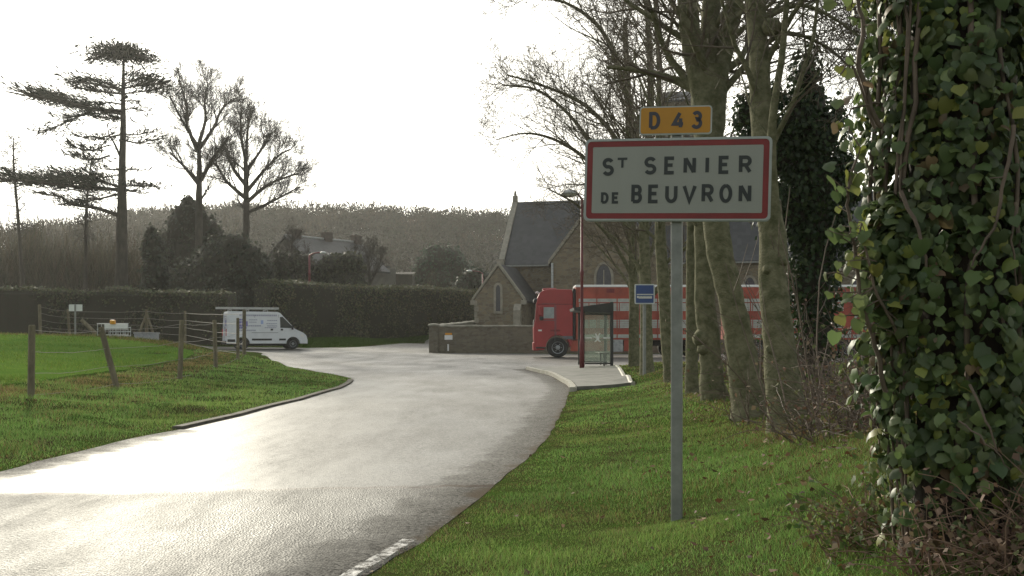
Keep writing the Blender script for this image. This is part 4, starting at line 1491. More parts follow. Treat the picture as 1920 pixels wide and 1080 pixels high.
scatter('needles', [(-.05, 0, 0), (.05, 0, 0), (.11, .45, .05), (0, 1, .06), (-.11, .45, .05)], [(0, 1, 2, 3, 4)], A, np.array(cl_pos), mixcol(n, [(.030, .040, .024), (.022, .031, .020), (.04, .048, .028)], .2), mat('cedar_needles', (0, 0, 0), .8, attr=True, spec=.1), ced, cb)

# two big bare trees, thin ones by the cedar
BY = 96.0
GL = 'bare trees behind the hedges'
b = base_at(375, BY)
bare_tree('bare_tree', 'tall bare tree nearest the cedar, with ascending branches', b,
          [[(375, 560, 19.2, BY), (374, 470, 16.0, BY), (373, 380, 13.6, BY), (374, 320, 10.4, BY), (372, 270, 8.0, BY)],
           [(372, 285, 8, BY), (352, 240, 6, BY - 1), (350, 200, 5, BY - 1), (336, 150, 3, BY - 1)],
           [(373, 270, 8, BY), (385, 225, 6, BY + 1), (384, 190, 4, BY + 1), (390, 155, 2.5, BY + 1)],
           [(373, 280, 8, BY), (400, 240, 6, BY), (416, 205, 4, BY), (440, 185, 2.5, BY)],
           [(375, 340, 9, BY), (398, 300, 7, BY - 1), (430, 255, 5, BY - 1)],
           [(372, 345, 8, BY), (345, 312, 6, BY + 1), (318, 285, 3, BY + 1)],
           [(372, 275, 7, BY), (345, 232, 5, BY + 1), (318, 180, 3, BY + 1)]],
          S_far, 31, [(.5, 6, 2.6, (0, 0, .2)), (.2, 13, 2.6, (0, 0, .4)), (.2, 13, 2.6, (0, 0, .4)), (.2, 13, 2.6, (0, 0, .4)), (.25, 10, 2.4, (0, 0, .2)), (.25, 10, 2.4, (0, 0, .2)), (.2, 11, 2.4, (0, 0, .3))], GL, 'tree', barkd, twigd)
b = base_at(458, BY + 1)
bare_tree('bare_tree', 'round crowned bare tree with dense twigs, to the right of the taller one', b,
          [[(460, 560, 17.6, BY), (460, 470, 15.2, BY), (462, 400, 12.8, BY), (461, 330, 10.4, BY), (460, 290, 8.0, BY)],
           [(460, 300, 7, BY), (452, 250, 5, BY - 1), (452, 205, 3, BY - 1)],
           [(461, 310, 8, BY), (464, 250, 5, BY + 1), (470, 215, 3, BY + 1)],
           [(462, 360, 9, BY), (495, 320, 6, BY), (525, 290, 4, BY), (545, 280, 2.5, BY)],
           [(462, 380, 9, BY), (505, 345, 6, BY - 1), (560, 325, 3, BY - 1)],
           [(459, 370, 9, BY), (425, 340, 6, BY + 1), (405, 305, 3, BY + 1)],
           [(459, 345, 8, BY), (437, 315, 6, BY - 1), (425, 280, 3, BY - 1)],
           [(462, 320, 7, BY), (490, 280, 5, BY + 1), (505, 250, 3, BY + 1)],
           [(462, 400, 8, BY), (510, 378, 5, BY + 1), (562, 350, 2.5, BY + 1)]],
          S_far, 37, [(.5, 6, 2.4, (0, 0, .2)), (.2, 11, 2.2, (0, 0, .3)), (.2, 11, 2.2, (0, 0, .3)), (.2, 13, 2.4, (0, 0, .2)), (.2, 15, 2.4, (0, 0, .2)), (.2, 13, 2.4, (0, 0, .2)), (.2, 11, 2.2, (0, 0, .2)), (.2, 12, 2.3, (0, 0, .2)), (.2, 13, 2.2, (0, 0, .1))],
          GL, 'tree', barkd, twigd)
S_thin = dict(S_far, n=[6, 6, 4, 0, 0], rmin=.014, max=3, ang=(55, 95), up=[0, -.02, .02, .02, 0, 0])
b = base_at(40, 92)
bare_tree('bare_tree', 'thin leaning dead trunk at the left edge, in front of the cedar limb', b,
          [[(45, 560, 8, 92), (38, 470, 7, 92), (34, 410, 6, 92), (27, 330, 5, 92), (25, 290, 3, 92), (26, 258, 2, 92)]], S_thin, 41, [(.3, 34, 1.3, (0, 0, 0))], GL, 'tree', barkd, twigd)
b = base_at(160, 93)
bare_tree('bare_tree', 'thin straight spruce trunk under the lowest cedar limb', b,
          [[(160, 560, 8, 93), (161, 470, 7, 93), (162, 400, 6, 93), (165, 350, 4, 93), (172, 300, 3, 93)]], S_thin, 42, [(.3, 30, 1.5, (0, 0, -.1))], GL, 'tree', barkd, twigd)

# ------------------------------------------------------------------ evergreens behind the hedges
DK = [(.038, .045, .028), (.030, .036, .023), (.05, .056, .032)]
OL = [(.045, .05, .026), (.036, .042, .022), (.06, .06, .03)]


def evergreen(name, label, px, Y, lumps, n, size, cols, seed, cat='tree', tr=(.3, 2.5)):
    x = (px - CX) * Y / F
    return leafy(name, label, (x, Y, h1(x, Y) - .1), lumps, n, size, cols, seed, tr, cat, .8, None)


evergreen('yew_tree', 'narrow dark yew standing right of the cedar trunk', 290, 86,
          [L_(288, 470, 86, 1.0, 1.0, 1.6), L_(292, 520, 86, 1.25, 1.2, 2.0), L_(285, 445, 86, .6, .6, 1.0), L_(290, 580, 86, 1.2, 1.2, 2.0)], 2600, .30, DK, 61)
evergreen('conifer_tree', 'broad hazy conifer wrapped round the foot of the tall bare tree', 360, 99,
          [L_(350, 410, 99, 1.6, 1.6, 1.6), L_(340, 440, 99, 1.9, 1.8, 2.2), L_(375, 430, 99, 1.8, 1.8, 2.2), L_(360, 490, 99, 2.6, 2.4, 3.2), L_(325, 480, 99, 1.4, 1.5, 2.2), L_(400, 450, 99, 1.2, 1.5, 2.0), L_(355, 385, 99, .9, 1, 1.0), L_(360, 570, 99, 2.6, 2.4, 2.6)], 5200, .32, DK, 62)
evergreen('yew_tree', 'big rounded dark yew above the gap between the two hedges', 430, 84,
          [L_(440, 470, 84, 1.7, 1.6, 1.6), L_(410, 500, 84, 2.2, 2.0, 2.4), L_(465, 500, 84, 1.9, 1.8, 2.2), L_(380, 520, 84, 1.6, 1.8, 2.2), L_(440, 560, 84, 2.8, 2.0, 3.0), L_(350, 530, 84, 1.4, 1.6, 2.0), L_(490, 520, 84, 1.2, 1.5, 1.8), L_(450, 615, 84, 2.4, 1.8, 2.2)], 6500, .28, DK, 63)
evergreen('evergreen_shrub', 'dark evergreen shrub in front of the house, under the street lamp', 640, 100,
          [L_(625, 500, 100, 1.6, 1.4, 1.4), L_(655, 495, 100, 1.5, 1.4, 1.3), L_(600, 512, 100, 1.2, 1.2, 1.3), L_(640, 530, 100, 2.4, 1.6, 1.6)], 3400, .30, OL, 64, 'shrub', None)
evergreen('evergreen_shrub', 'brownish loose shrub between the dark yew and the house', 545, 98,
          [L_(530, 500, 98, 1.5, 1.4, 1.6), L_(560, 500, 98, 1.4, 1.3, 1.5), L_(545, 530, 98, 2.2, 1.6, 1.6)], 2600, .30, [(.06, .052, .034), (.05, .048, .028), (.045, .05, .026)], 65, 'shrub', None)
evergreen('round_tree', 'soft green rounded tree in the haze left of the church', 830, 130,
          [L_(830, 490, 130, 2.8, 2.6, 2.2), L_(805, 510, 130, 2.2, 2.2, 2.4), L_(855, 512, 130, 2.4, 2.2, 2.2), L_(830, 530, 130, 3.8, 3, 2.6), L_(815, 475, 130, 1.4, 1.4, 1.2)], 5200, .34, [(.035, .06, .035), (.03, .05, .03), (.045, .07, .04)], 66, 'tree', (.4, 2))
evergreen('evergreen_shrub', 'small dark bush between the round green tree and the church vestry', 895, 112,
          [L_(890, 525, 112, 1.6, 1.4, 1.4), L_(915, 530, 112, 1.5, 1.4, 1.3), L_(875, 540, 112, 1.6, 1.4, 1.3)], 1900, .32, [(.035, .05, .028), (.03, .042, .025)], 67, 'shrub', None)

S_cop = dict(S_far, n=[6, 6, 5, 0, 0], max=3, rmin=.016)
for k_, (px_, Y_, top_, lab_) in enumerate(((545, 101, 440, 'small bare tree screening the left end of the slate roofed house'), (690, 106, 470, 'low twiggy tree at the right end of the house'))):
    b = base_at(px_, Y_)
    bare_tree('bare_tree', lab_, b, [[(px_, 570, 7, Y_), (px_ + 3, 520, 6, Y_), (px_ + 1, (520 + top_) / 2, 4, Y_), (px_ + 4, top_, 2, Y_)], [(px_, 545, 5, Y_), (px_ - 14, 505, 4, Y_), (px_ - 24, 475, 2, Y_)], [(px_, 540, 5, Y_), (px_ + 18, 505, 4, Y_), (px_ + 28, 478, 2, Y_)]],
              S_cop, 90 + k_, [(.2, 16, 1.9, (0, 0, .2)), (.2, 10, 1.5, (0, 0, .2)), (.2, 10, 1.5, (0, 0, .2))], GL, 'tree', barkd, twigd)

# scrub and coppice behind the left hedge: one brown mass of bare stems
rh = np.random.default_rng(77)


def brush(n, xr, yr, hr, seed, spread=.35, wid=.06):
    r_ = np.random.default_rng(seed)
    x = r_.uniform(*xr, n)
    y = r_.uniform(*yr, n)
    z = H(x, y)
    hgt = r_.uniform(*hr, n) * (.7 + .6 * vnoise(x, y, 6, seed))
    f = np.column_stack([r_.normal(0, spread, n), r_.normal(0, spread, n), np.ones(n)])
    zs = r_.uniform(0, .75, n) * hgt
    A = axes(f, rand_dir(n, r_))
    A = np.stack([A[:, :, 0] * (wid * r_.uniform(.5, 1.4, n))[:, None], A[:, :, 1] * (hgt * r_.uniform(.2, .5, n))[:, None], A[:, :, 2] * .1], -1)
    return A, np.column_stack([x, y, z + zs])


scrub_m = mat('bare_scrub', (0, 0, 0), .95, attr=True, transl=.22, spec=0)
A, P_ = brush(17000, (-62, -29), (100, 118), (6.5, 10.5), 71)
stuff(scatter('scrub', [(-.5, 0, 0), (.5, 0, 0), (.12, 1, 0), (-.12, 1, 0)], [(0, 1, 2, 3)], A, P_, mixcol(len(P_), [(.075, .062, .042), (.06, .052, .036), (.09, .075, .05), (.05, .052, .032)], .25), scrub_m),
      'brown thicket of bare stems behind the left hedge', 'thicket')
A, P_ = brush(7000, (-29, -2), (118, 140), (4, 7), 72)
stuff(scatter('scrub', [(-.5, 0, 0), (.5, 0, 0), (.12, 1, 0), (-.12, 1, 0)], [(0, 1, 2, 3)], A, P_, mixcol(len(P_), [(.075, .062, .042), (.06, .055, .036), (.05, .055, .034)], .25), scrub_m),
      'brown scrub behind the tall hedge and the house', 'thicket')

# ------------------------------------------------------------------ hedges
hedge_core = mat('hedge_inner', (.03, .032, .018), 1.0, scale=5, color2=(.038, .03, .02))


def hedge(name, label, a, b, za, zb, depth, seed, n, cols, size=.16, top_cols=None):
    """clipped hedge from a to b (front face line), tops za, zb"""
    rg_ = np.random.default_rng(seed)
    a, b = np.array(a, float), np.array(b, float)
    L = np.linalg.norm(b - a)
    d = (b - a) / L
    q = np.array([-d[1], d[0]])
    root = thing(name, label, 'hedge', (a[0], a[1], h1(*a)))
    ns, nz_ = int(L / .6), 9
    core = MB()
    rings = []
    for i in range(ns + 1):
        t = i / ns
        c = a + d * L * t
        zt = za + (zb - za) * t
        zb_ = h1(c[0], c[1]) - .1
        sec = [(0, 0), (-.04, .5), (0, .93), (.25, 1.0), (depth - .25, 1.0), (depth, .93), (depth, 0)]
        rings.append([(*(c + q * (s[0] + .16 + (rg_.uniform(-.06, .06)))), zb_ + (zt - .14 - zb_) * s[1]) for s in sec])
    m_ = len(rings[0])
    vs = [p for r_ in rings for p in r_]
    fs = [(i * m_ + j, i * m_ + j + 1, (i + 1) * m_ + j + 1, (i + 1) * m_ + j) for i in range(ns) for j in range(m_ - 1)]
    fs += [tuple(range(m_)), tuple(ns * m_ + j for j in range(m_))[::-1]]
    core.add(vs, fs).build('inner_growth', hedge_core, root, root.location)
    # leaf clumps: front face, top, ends
    t = rg_.uniform(0, 1, n)
    kind = rg_.choice(3, n, p=[.62, .30, .08])
    s = rg_.uniform(0, 1, n)
    dep = np.where(kind == 0, 0.0, np.where(kind == 1, s * depth, s * depth))
    up = np.where(kind == 0, s ** .9, np.where(kind == 1, 1.0, rg_.uniform(0, 1, n)))
    t = np.where(kind == 2, np.where(rg_.uniform(0, 1, n) < .5, 0.0, 1.0), t)
    cx = a[0] + d[0] * L * t
    cy = a[1] + d[1] * L * t
    bump = (vnoise(t * L, up * 4, .8, seed) - .5) * .34 + (vnoise(t * L, up * 2, 2.6, seed + 7) - .5) * .55 + rg_.normal(0, .05, n)
    zg = H(cx, cy)
    zt = za + (zb - za) * t + (vnoise(t * L, t * 0, 1.6, seed + 3) - .5) * .22 + (vnoise(t * L, t * 0, 6, seed + 4) - .5) * .30
    pos = np.column_stack([cx + q[0] * (dep + np.where(kind == 0, bump + .08, 0)), cy + q[1] * (dep + np.where(kind == 0, bump + .08, 0)), zg + (zt - zg) * up + np.where(kind == 1, bump * .5 + rg_.exponential(.04, n), 0)])
    nr = np.where((kind == 0)[:, None], np.array([[-q[0], -q[1], .15]]), np.where((kind == 1)[:, None], np.array([[0, -.3, 1.]]), np.column_stack([np.where(t < .5, -d[0], d[0]), np.where(t < .5, -d[1], d[1]), np.zeros(n)])))
    col = mixcol(n, cols, .25, rg_)
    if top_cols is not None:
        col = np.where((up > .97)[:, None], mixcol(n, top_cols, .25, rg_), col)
    N_ = norm(nr + rg_.normal(0, .55, (n, 3)))
    f = rand_dir(n, rg_)
    f = f - (f * N_).sum(-1, keepdims=True) * N_
    A = axes(f, N_) * (rg_.uniform(.5, 1.3, n) * size)[:, None, None]
    scatter('foliage', KITE_V, KITE_F, A, pos, col, leaf_m, root, root.location)
    return root


HG = [(.062, .070, .034), (.048, .055, .028), (.078, .082, .040), (.085, .074, .042)]  # leaf tones raised to stand in for veiling glare
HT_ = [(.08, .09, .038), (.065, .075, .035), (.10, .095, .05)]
hedge('hedge', 'clipped dark hedge behind the field, left of the white van', (-36, 67.2), (-17.9, 67.0), 4.25, 4.0, 2.2, 81, 9000, HG, .17, HT_)
hedge('hedge', 'tall clipped hedge running from the van to the church vestry', (-17.9, 79.5), (-3.0, 95.5), 5.25, 5.3, 2.2, 82, 11000, [tuple(c * 1.35 for c in q) for q in HG], .18, HT_)  # leaf tones lightened to stand for the light on this hedge

# ------------------------------------------------------------------ wooded hill
hx = np.linspace(-260, 300, 90)
hyv = np.linspace(170, 420, 36)
HXm, HYm = np.meshgrid(hx, hyv)
rx_ = np.array([-300, 0, 100, 200, 300, 400, 500, 600, 700, 800, 900, 1000, 1200, 1500, 2200])
ry_ = np.array([466, 454, 450, 436, 414, 404, 399, 398, 402, 412, 422, 428, 440, 450, 460])


def hill_h(x, y):
    px = x * F / 330 + CX
    top = CH + (HY - np.interp(px, rx_, ry_)) * 330 / F - 6.3
    t = np.clip((y - 175) / 155, 0, 1)
    s = t * t * (3 - 2 * t)
    back = 1 - .35 * np.clip((y - 335) / 85, 0, 1)
    return -1 + (top + 1) * s * back + (vnoise(x, y, 30, 5) - .5) * 5 * s


HZ = hill_h(HXm, HYm)
mb = MB()
mb.v = np.column_stack([HXm.ravel(), HYm.ravel(), HZ.ravel()]).tolist()
idx = np.arange(HXm.size).reshape(HXm.shape)
mb.f = np.stack([idx[:-1, :-1], idx[:-1, 1:], idx[1:, 1:], idx[1:, :-1]], -1).reshape(-1, 4).tolist()
struct(mb.build('hill', mat('hill_floor', (.07, .058, .04), 1, scale=.06, color2=(.045, .045, .03)), smooth=True))
nt_ = 4200
tx = rh.uniform(-150, 130, nt_)
ty = np.where(rh.uniform(0, 1, nt_) < .45, rh.uniform(300, 345, nt_), rh.uniform(195, 320, nt_))
tz = hill_h(tx, ty)
per = 110
cx_ = np.repeat(tx, per)
cy_ = np.repeat(ty, per)
cz_ = np.repeat(tz, per)
th = np.repeat(rh.uniform(5.5, 9.5, nt_), per)
n = len(cx_)
d_ = rand_dir(n, rh)
d_[:, 2] = np.where(rh.uniform(0, 1, n) < .45, np.abs(d_[:, 2]), d_[:, 2])
q_ = rh.uniform(.55, 1.05, n) ** .6
pos = np.column_stack([cx_ + d_[:, 0] * th * .40 * q_, cy_ + d_[:, 1] * th * .40 * q_, cz_ + th * (.40 + .55 * d_[:, 2] * q_)])
f = d_ + np.array([[0, 0, .5]]) + rh.normal(0, .35, (n, 3))
A = axes(f, rand_dir(n, rh))
A = np.stack([A[:, :, 0] * .34, A[:, :, 1] * (th * rh.uniform(.05, .11, n))[:, None], A[:, :, 2]], -1)
tc_ = (.62 + .85 * rh.uniform(0, 1, (nt_, 1)) ** 1.5) * mixcol(nt_, [(.036, .028, .018), (.031, .027, .017), (.028, .028, .017), (.024, .029, .017), (.042, .033, .021)], .2, rh)
stuff(scatter('woods', [(-.5, 0, 0), (.5, 0, 0), (.1, 1, 0), (-.1, 1, 0)], [(0, 1, 2, 3)], A, pos, np.repeat(tc_, per, axis=0), scrub_m), 'leafless brown woods covering the hill behind the village', 'woods')

# ------------------------------------------------------------------ fences
wood = mat('weathered_wood', (.20, .17, .11), .9, scale=10, color2=(.10, .085, .055), bump=.5, bscale=40, stretch=(1, 1, .25))
wire_m = mat('rusty_wire', (.20, .18, .16), .6, scale=20, metal=.5)


def post_mb(px0, py0, px1, py1, Y, wpx, braces=()):
    p0, p1 = at(px0, py0 + 10, Y), at(px1, py1, Y)
    r_ = wpx * Y / F / 2
    mb = MB()
    d = p1 - p0
    pts = [p0 - d.normalized() * .25, p0 + d * .3, p0 + d * .7, p0 + d * .985, p1]
    mb.tube(pts, [r_ * 1.03, r_, r_ * .98, r_ * .97, r_ * .8], 9, True)
    return mb, p0, p1


def fence(name, label, posts, nw, labels=None):
    b0 = at(posts[0][0], posts[0][1], posts[0][4])
    root = thing(name, label, 'fence', b0)
    ends = []
    for i, (x0, y0, x1, y1, Y, w) in enumerate(posts):
        mb, p0, p1 = post_mb(x0, y0, x1, y1, Y, w)
        o = mb.build('post', wood, root, b0, smooth=False)
        if labels and labels.get(i):
            o['label'] = labels[i]
        ends.append((p0, p1))
    rg2 = random.Random(3)
    for k in range(nw):
        t = .94 - .80 * k / max(1, nw - 1)
        mb = MB()
        pl = [p0.lerp(p1, t) for p0, p1 in ends]
        q = []
        for a_, b_ in zip(pl[:-1], pl[1:]):
            for j in range(6):
                u = j / 6
                q.append(a_.lerp(b_, u) + Vector((0, -.045, -.05 * math.sin(PI * u) * rg2.uniform(.6, 1.2))))
        q.append(pl[-1] + Vector((0, -.045, 0)))
        mb.tube(q, .0045 if posts[0][4] < 30 else .010, 4)
        mb.build('wire', wire_m, root, b0)
    return root


fence('wire_fence', 'roadside wire fence on leaning wooden posts along the near edge of the field',
      [(58, 752, 60, 609, 17.6, 13), (222, 727, 189, 613, 21.7, 11.5), (337, 714, 341, 600, 25, 9.5), (405, 690, 402, 600, 31, 8), (446, 674, 446, 596, 39, 6), (458, 668, 458, 581, 42, 7)], 4,
      {1: 'fence post leaning well over to the left', 0: 'thick round fence post standing upright'})
fence('wire_fence', 'far wire fence between the field and the dark hedge',
      [(76, 622, 74, 571, 53, 6), (131, 627, 127, 580, 53, 5), (275, 634, 275, 580, 51, 6.5), (347, 641, 347, 583, 49, 5), (458, 668, 458, 583, 42.5, 6)], 5)
# A-frame struts of the straining post, and a loose leaning post
b0 = at(275, 634, 51)
br = thing('fence_strut', 'pair of slanting wooden struts propping the middle far fence post', 'fence strut', b0)
for xx in (255, 292):
    mb = MB()
    mb.tube([at(xx, 640, 50.7), at(275, 588, 51)], .06, 7, True)
    mb.build('strut', wood, br, b0)
b0 = at(180, 622, 52)
mb = MB()
mb.tube([at(180, 626, 52), at(153, 600, 52.1)], .10, 8, True)
tag(mb.build('leaning_post', wood, None, b0), 'thick loose post leaning left behind the field, beside the white square sign', 'post')

# small white square sign, seen from behind its post
Y = 51
p0 = at(141, 625, Y)
ss = thing('small_sign', 'small blank white square sign on a thin grey post by the far hedge', 'sign', p0)
hgt = at(141, 570, Y).z - p0.z
MB().bbox((0, 0, hgt / 2 - .1), (.07, .07, hgt + .2), .01).build('post', alu, ss)
pl_ = plate(rrect(.64, .32, .03, cx=0, cz=at(141, 577, Y).z - p0.z), .040, .062)
pl_.build('sign_panel', mat('plain_white', (.72, .73, .72), .5, var=.05), ss)

# stacked roadworks barriers and a grey crate
galv = mat('pale_galvanised', (.40, .42, .42), .5, var=.2, scale=8)
gr_ = mat('grey_crate', (.30, .31, .33), .6, var=.15, scale=8)
Y = 50
p0 = at(215, 628, Y)
bs = thing('barrier_stack', 'heap of pale metal site barriers leaning together in front of the dark hedge', 'barrier', p0)
for i, (x0, x1, y0, y1, dy) in enumerate(((183, 240, 607, 628, 0), (207, 245, 614, 630, -.25))):
    a_, c_ = at(x0, y1, Y + dy), at(x1, y0, Y + dy)
    mb = MB()
    w_, h_ = c_.x - a_.x, c_.z - a_.z
    for k in range(9):
        x_ = a_.x + w_ * k / 8
        mb.tube([(x_, Y + dy, a_.z), (x_, Y + dy, c_.z)], .016, 5)
    for z_ in (a_.z, a_.z + h_ * .5, c_.z):
        mb.tube([(a_.x - .02, Y + dy - .03, z_), (c_.x + .02, Y + dy - .03, z_)], .025, 5, True)
    mb.build('barrier_frame', galv, bs, p0)
a_, c_ = at(196, 616, Y - .3), at(239, 608, Y - .3)
MB().bbox(((a_.x + c_.x) / 2, Y - .3, (a_.z + c_.z) / 2), (c_.x - a_.x, .05, c_.z - a_.z), .01).build('white_board', mat('plain_white', (.72, .73, .72)), bs, p0)
c_ = at(212, 604, Y - .3)
MB().bbox((c_.x, Y - .33, c_.z), (.24, .18, .20), .04).build('warning_lamp', mat('amber_plastic', (.62, .28, .01), .4, var=.1), bs, p0)
c_ = at(275, 631, 49.4)
cr_ = thing('crate', 'low pale grey crate at the foot of the propped fence post', 'crate', (c_.x, 49.4, c_.z - .25))
MB().bbox((0, 0, .22), (1.0, .5, .32), .02).build('box', gr_, cr_)
MB().bbox((0, 0, .41), (1.06, .56, .05), .015).build('lid', gr_, cr_)

# ------------------------------------------------------------------ white van
VY = 64.0
vx = (497 - CX) * VY / F
vz = h1(vx, VY) + .012
white_p = mat('white_van_paint', (.62, .64, .66), .35, var=.06, scale=2.5, color2=None)
blackp = mat('black_plastic', (.02, .02, .022), .6, var=.2)
tyrem = mat('tyre_rubber', (.018, .018, .018), .85, var=.2, scale=12)
rimm = mat('steel_rim', (.28, .29, .30), .45, var=.15, scale=10, metal=.5)
glassd = mat('dark_glass', (.03, .035, .035), .12, var=.1)
lampm = mat('lamp_glass', (.65, .65, .62), .2, var=.1)
redl = mat('tail_lamp_red', (.40, .02, .02), .3, var=.1)
VYAW = R(22)
van = thing('white_van', 'white panel van with faded blue lettering and a loaded roof rack', 'van', (vx, VY, vz), VYAW)
VL, VW = 4.75, 1.92      # local: x forward, y away from the viewer
X0 = -VL / 2


def extrude_body(prof, w, bev, taper=None):
    """side profile (x, z) swept across the width, edges rounded; taper(z) narrows the body towards the roof"""
    bm = bmesh.new()
    a_ = [bm.verts.new((x_, -w / 2, z_)) for x_, z_ in prof]
    b_ = [bm.verts.new((x_, w / 2, z_)) for x_, z_ in prof]
    n_ = len(prof)
    bm.faces.new(a_)
    bm.faces.new(b_[::-1])
    for i in range(n_):
        j = (i + 1) % n_
        bm.faces.new((a_[j], a_[i], b_[i], b_[j]))
    bmesh.ops.recalc_face_normals(bm, faces=list(bm.faces))
    ed = [e for e in bm.edges if abs(e.verts[0].co.y - e.verts[1].co.y) < 1e-6]
    bmesh.ops.bevel(bm, geom=ed, offset=bev, segments=3, affect='EDGES', profile=.6, clamp_overlap=True)
    bmesh.ops.triangulate(bm, faces=[f for f in bm.faces if len(f.verts) > 4], ngon_method='EAR_CLIP')
    if taper:
        for v in bm.verts:
            v.co.y *= taper(v.co.z, v.co.x)
    return bm


def arch(cx, r_, z0, n=9):
    return [(cx - r_ * math.cos(PI * i / n), z0 + r_ * math.sin(PI * i / n)) for i in range(n + 1)]


prof = [(X0, .42), (X0 + .02, 1.2), (X0 + .06, 2.16), (X0 + .12, 2.24), (X0 + 2.95, 2.22), (X0 + 3.12, 2.16), (X0 + 3.98, 1.22), (X0 + 4.50, .98), (X0 + 4.68, .80), (X0 + 4.74, .55), (X0 + 4.74, .34)]
prof += [(p[0], p[1]) for p in arch(X0 + 3.88, .40, .34)[::-1]] + [(X0 + 1.36, .34)] + [(p[0], p[1]) for p in arch(X0 + .94, .40, .34)[::-1]] + [(X0 + .02, .34)]
MB().frombm(extrude_body(prof, VW, .05, lambda z_, x_: 1 - .06 * max(0, z_ - 1.1))).build('body', white_p, van, smooth=False)


def wheel(parent, x_, y_, r_, w_, side=-1, rim=rimm):
    wo = MB().lathe((x_, y_, r_), (0, side, 0), [(r_ * .62, -w_ / 2), (r_ * .94, -w_ / 2), (r_, -w_ * .35), (r_, w_ * .35), (r_ * .95, w_ / 2), (r_ * .64, w_ / 2), (r_ * .62, w_ * .40)], 28).build('wheel', tyrem, parent, smooth=False)
    mb = MB().lathe((x_, y_, r_), (0, side, 0), [(r_ * .62, w_ * .30), (r_ * .60, w_ * .46), (r_ * .50, w_ * .36), (r_ * .26, w_ * .30), (r_ * .22, w_ * .48), (r_ * .10, w_ * .52)], 24)
    for k in range(6):
        a_ = k * PI / 3
        mb.lathe((x_ + r_ * .36 * math.cos(a_), y_ + side * w_ * .34, r_ + r_ * .36 * math.sin(a_)), (0, side, 0), [(r_ * .05, 0), (r_ * .05, .03)], 8)
    mb.build('rim', rim, wo)
    return wo


ys_ = VW / 2
for x_ in (X0 + .94, X0 + 3.88):
    wheel(van, x_, -ys_ + .14, .33, .21)
    wheel(van, x_, ys_ - .14, .33, .21, 1)
MB().bbox((X0 + 2.4, 0, .30), (3.6, 1.5, .16), .02).build('underbody', blackp, van)


def side_panel(poly, m, name, proud=.006, parent=van, w=VW):
    mb = MB()
    pts = []
    for x_, z_ in poly:
        yy = -w / 2 * (1 - .06 * max(0, z_ - 1.1)) - proud
        pts.append((x_, yy, z_))
    mb.prism(pts, (0, .004, 0))
    return mb.build(name, m, parent)


side_panel([(X0 + 3.10, 1.92), (X0 + 3.26, 1.93), (X0 + 3.86, 1.32), (X0 + 3.80, 1.26), (X0 + 3.12, 1.28)], glassd, 'side_window')
mb = MB()
mb.add([(X0 + 3.17, -.80, 2.125), (X0 + 3.17, .80, 2.125), (X0 + 3.985, .88, 1.245), (X0 + 3.985, -.88, 1.245)], [(0, 1, 2, 3)])
mb.build('windscreen', glassd, van)
seam_m = mat('door_seam', (.10, .10, .11), .8, var=.1)
dz_ = lambda xa, za, xb, zb, t=.015: [(xa, za), (xb, zb), (xb + t, zb), (xa + t, za)]
side_panel(dz_(X0 + 3.05, .50, X0 + 3.02, 2.05), seam_m, 'door_seam', .004)
side_panel(dz_(X0 + 1.62, .50, X0 + 1.62, 2.05), seam_m, 'door_seam', .004)
side_panel([(X0 + 1.45, .98), (X0 + 3.0, .98), (X0 + 3.0, 1.0), (X0 + 1.45, 1.0)], seam_m, 'door_rail', .007)
side_panel([(X0 + 1.46, .53), (X0 + 2.62, .53), (X0 + 2.62, .64), (X0 + 1.46, .64)], blackp, 'side_trim', .02)
side_panel([(X0 + 3.06, .53), (X0 + 3.44, .53), (X0 + 3.44, .64), (X0 + 3.06, .64)], blackp, 'side_trim', .02)
side_panel([(X0 + .06, .45), (X0 + .5, .45), (X0 + .5, .60), (X0 + .06, .60)], blackp, 'side_trim', .02)
for x_ in (X0 + 2.55, X0 + 3.14):
    side_panel([(x_, 1.12), (x_ + .14, 1.12), (x_ + .14, 1.22), (x_, 1.22)], blackp, 'door_handle', .02)
MB().bbox((X0 + 3.82, -ys_ - .10, 1.30), (.10, .20, .26), .03).build('wing_mirror', blackp, van)
MB().bbox((X0 + 4.66, 0, .42), (.24, VW - .04, .24), .05).build('front_bumper', blackp, van)
MB().bbox((X0 - .02, 0, .42), (.12, VW - .1, .18), .03).build('rear_bumper', blackp, van)
for s_ in (-1, 1):
    MB().bbox((X0 + 4.52, s_ * (ys_ - .16), .80), (.30, .28, .16), .05).build('headlight', lampm, van)
    MB().bbox((X0 - .004, s_ * (ys_ - .10), 1.0), (.05, .10, .42), .02).build('tail_light', redl, van)
side_panel([(X0 + 4.30, .92), (X0 + 4.50, .86), (X0 + 4.58, .74), (X0 + 4.34, .76)], lampm, 'indicator', .008)
# lettering: too far off to read, so bars of the right colours where the words stand
blue1 = mat('livery_blue', (.16, .15, .38), .45, var=.25, scale=30)
blue2 = mat('livery_grey_blue', (.33, .34, .42), .45, var=.25, scale=30)
blue3 = mat('livery_light_blue', (.30, .38, .62), .45, var=.15, scale=30)
ib = lambda x_, z_, w_, h_: [(x_, z_), (x_ + w_, z_), (x_ + w_, z_ + h_), (x_, z_ + h_)]


def bars(rects, m, name):
    for x_, z_, w_, h_ in rects:
        mb = MB()
        k = max(1, int(w_ / .11))
        for i in range(k):
            q = w_ / k
            for pts in [ib(x_ + i * q, z_, q * .86, h_)]:
                mb.prism([(a_, -VW / 2 * (1 - .06 * max(0, c_ - 1.1)) - .007, c_) for a_, c_ in pts], (0, .003, 0))
        mb.build(name, m, van)


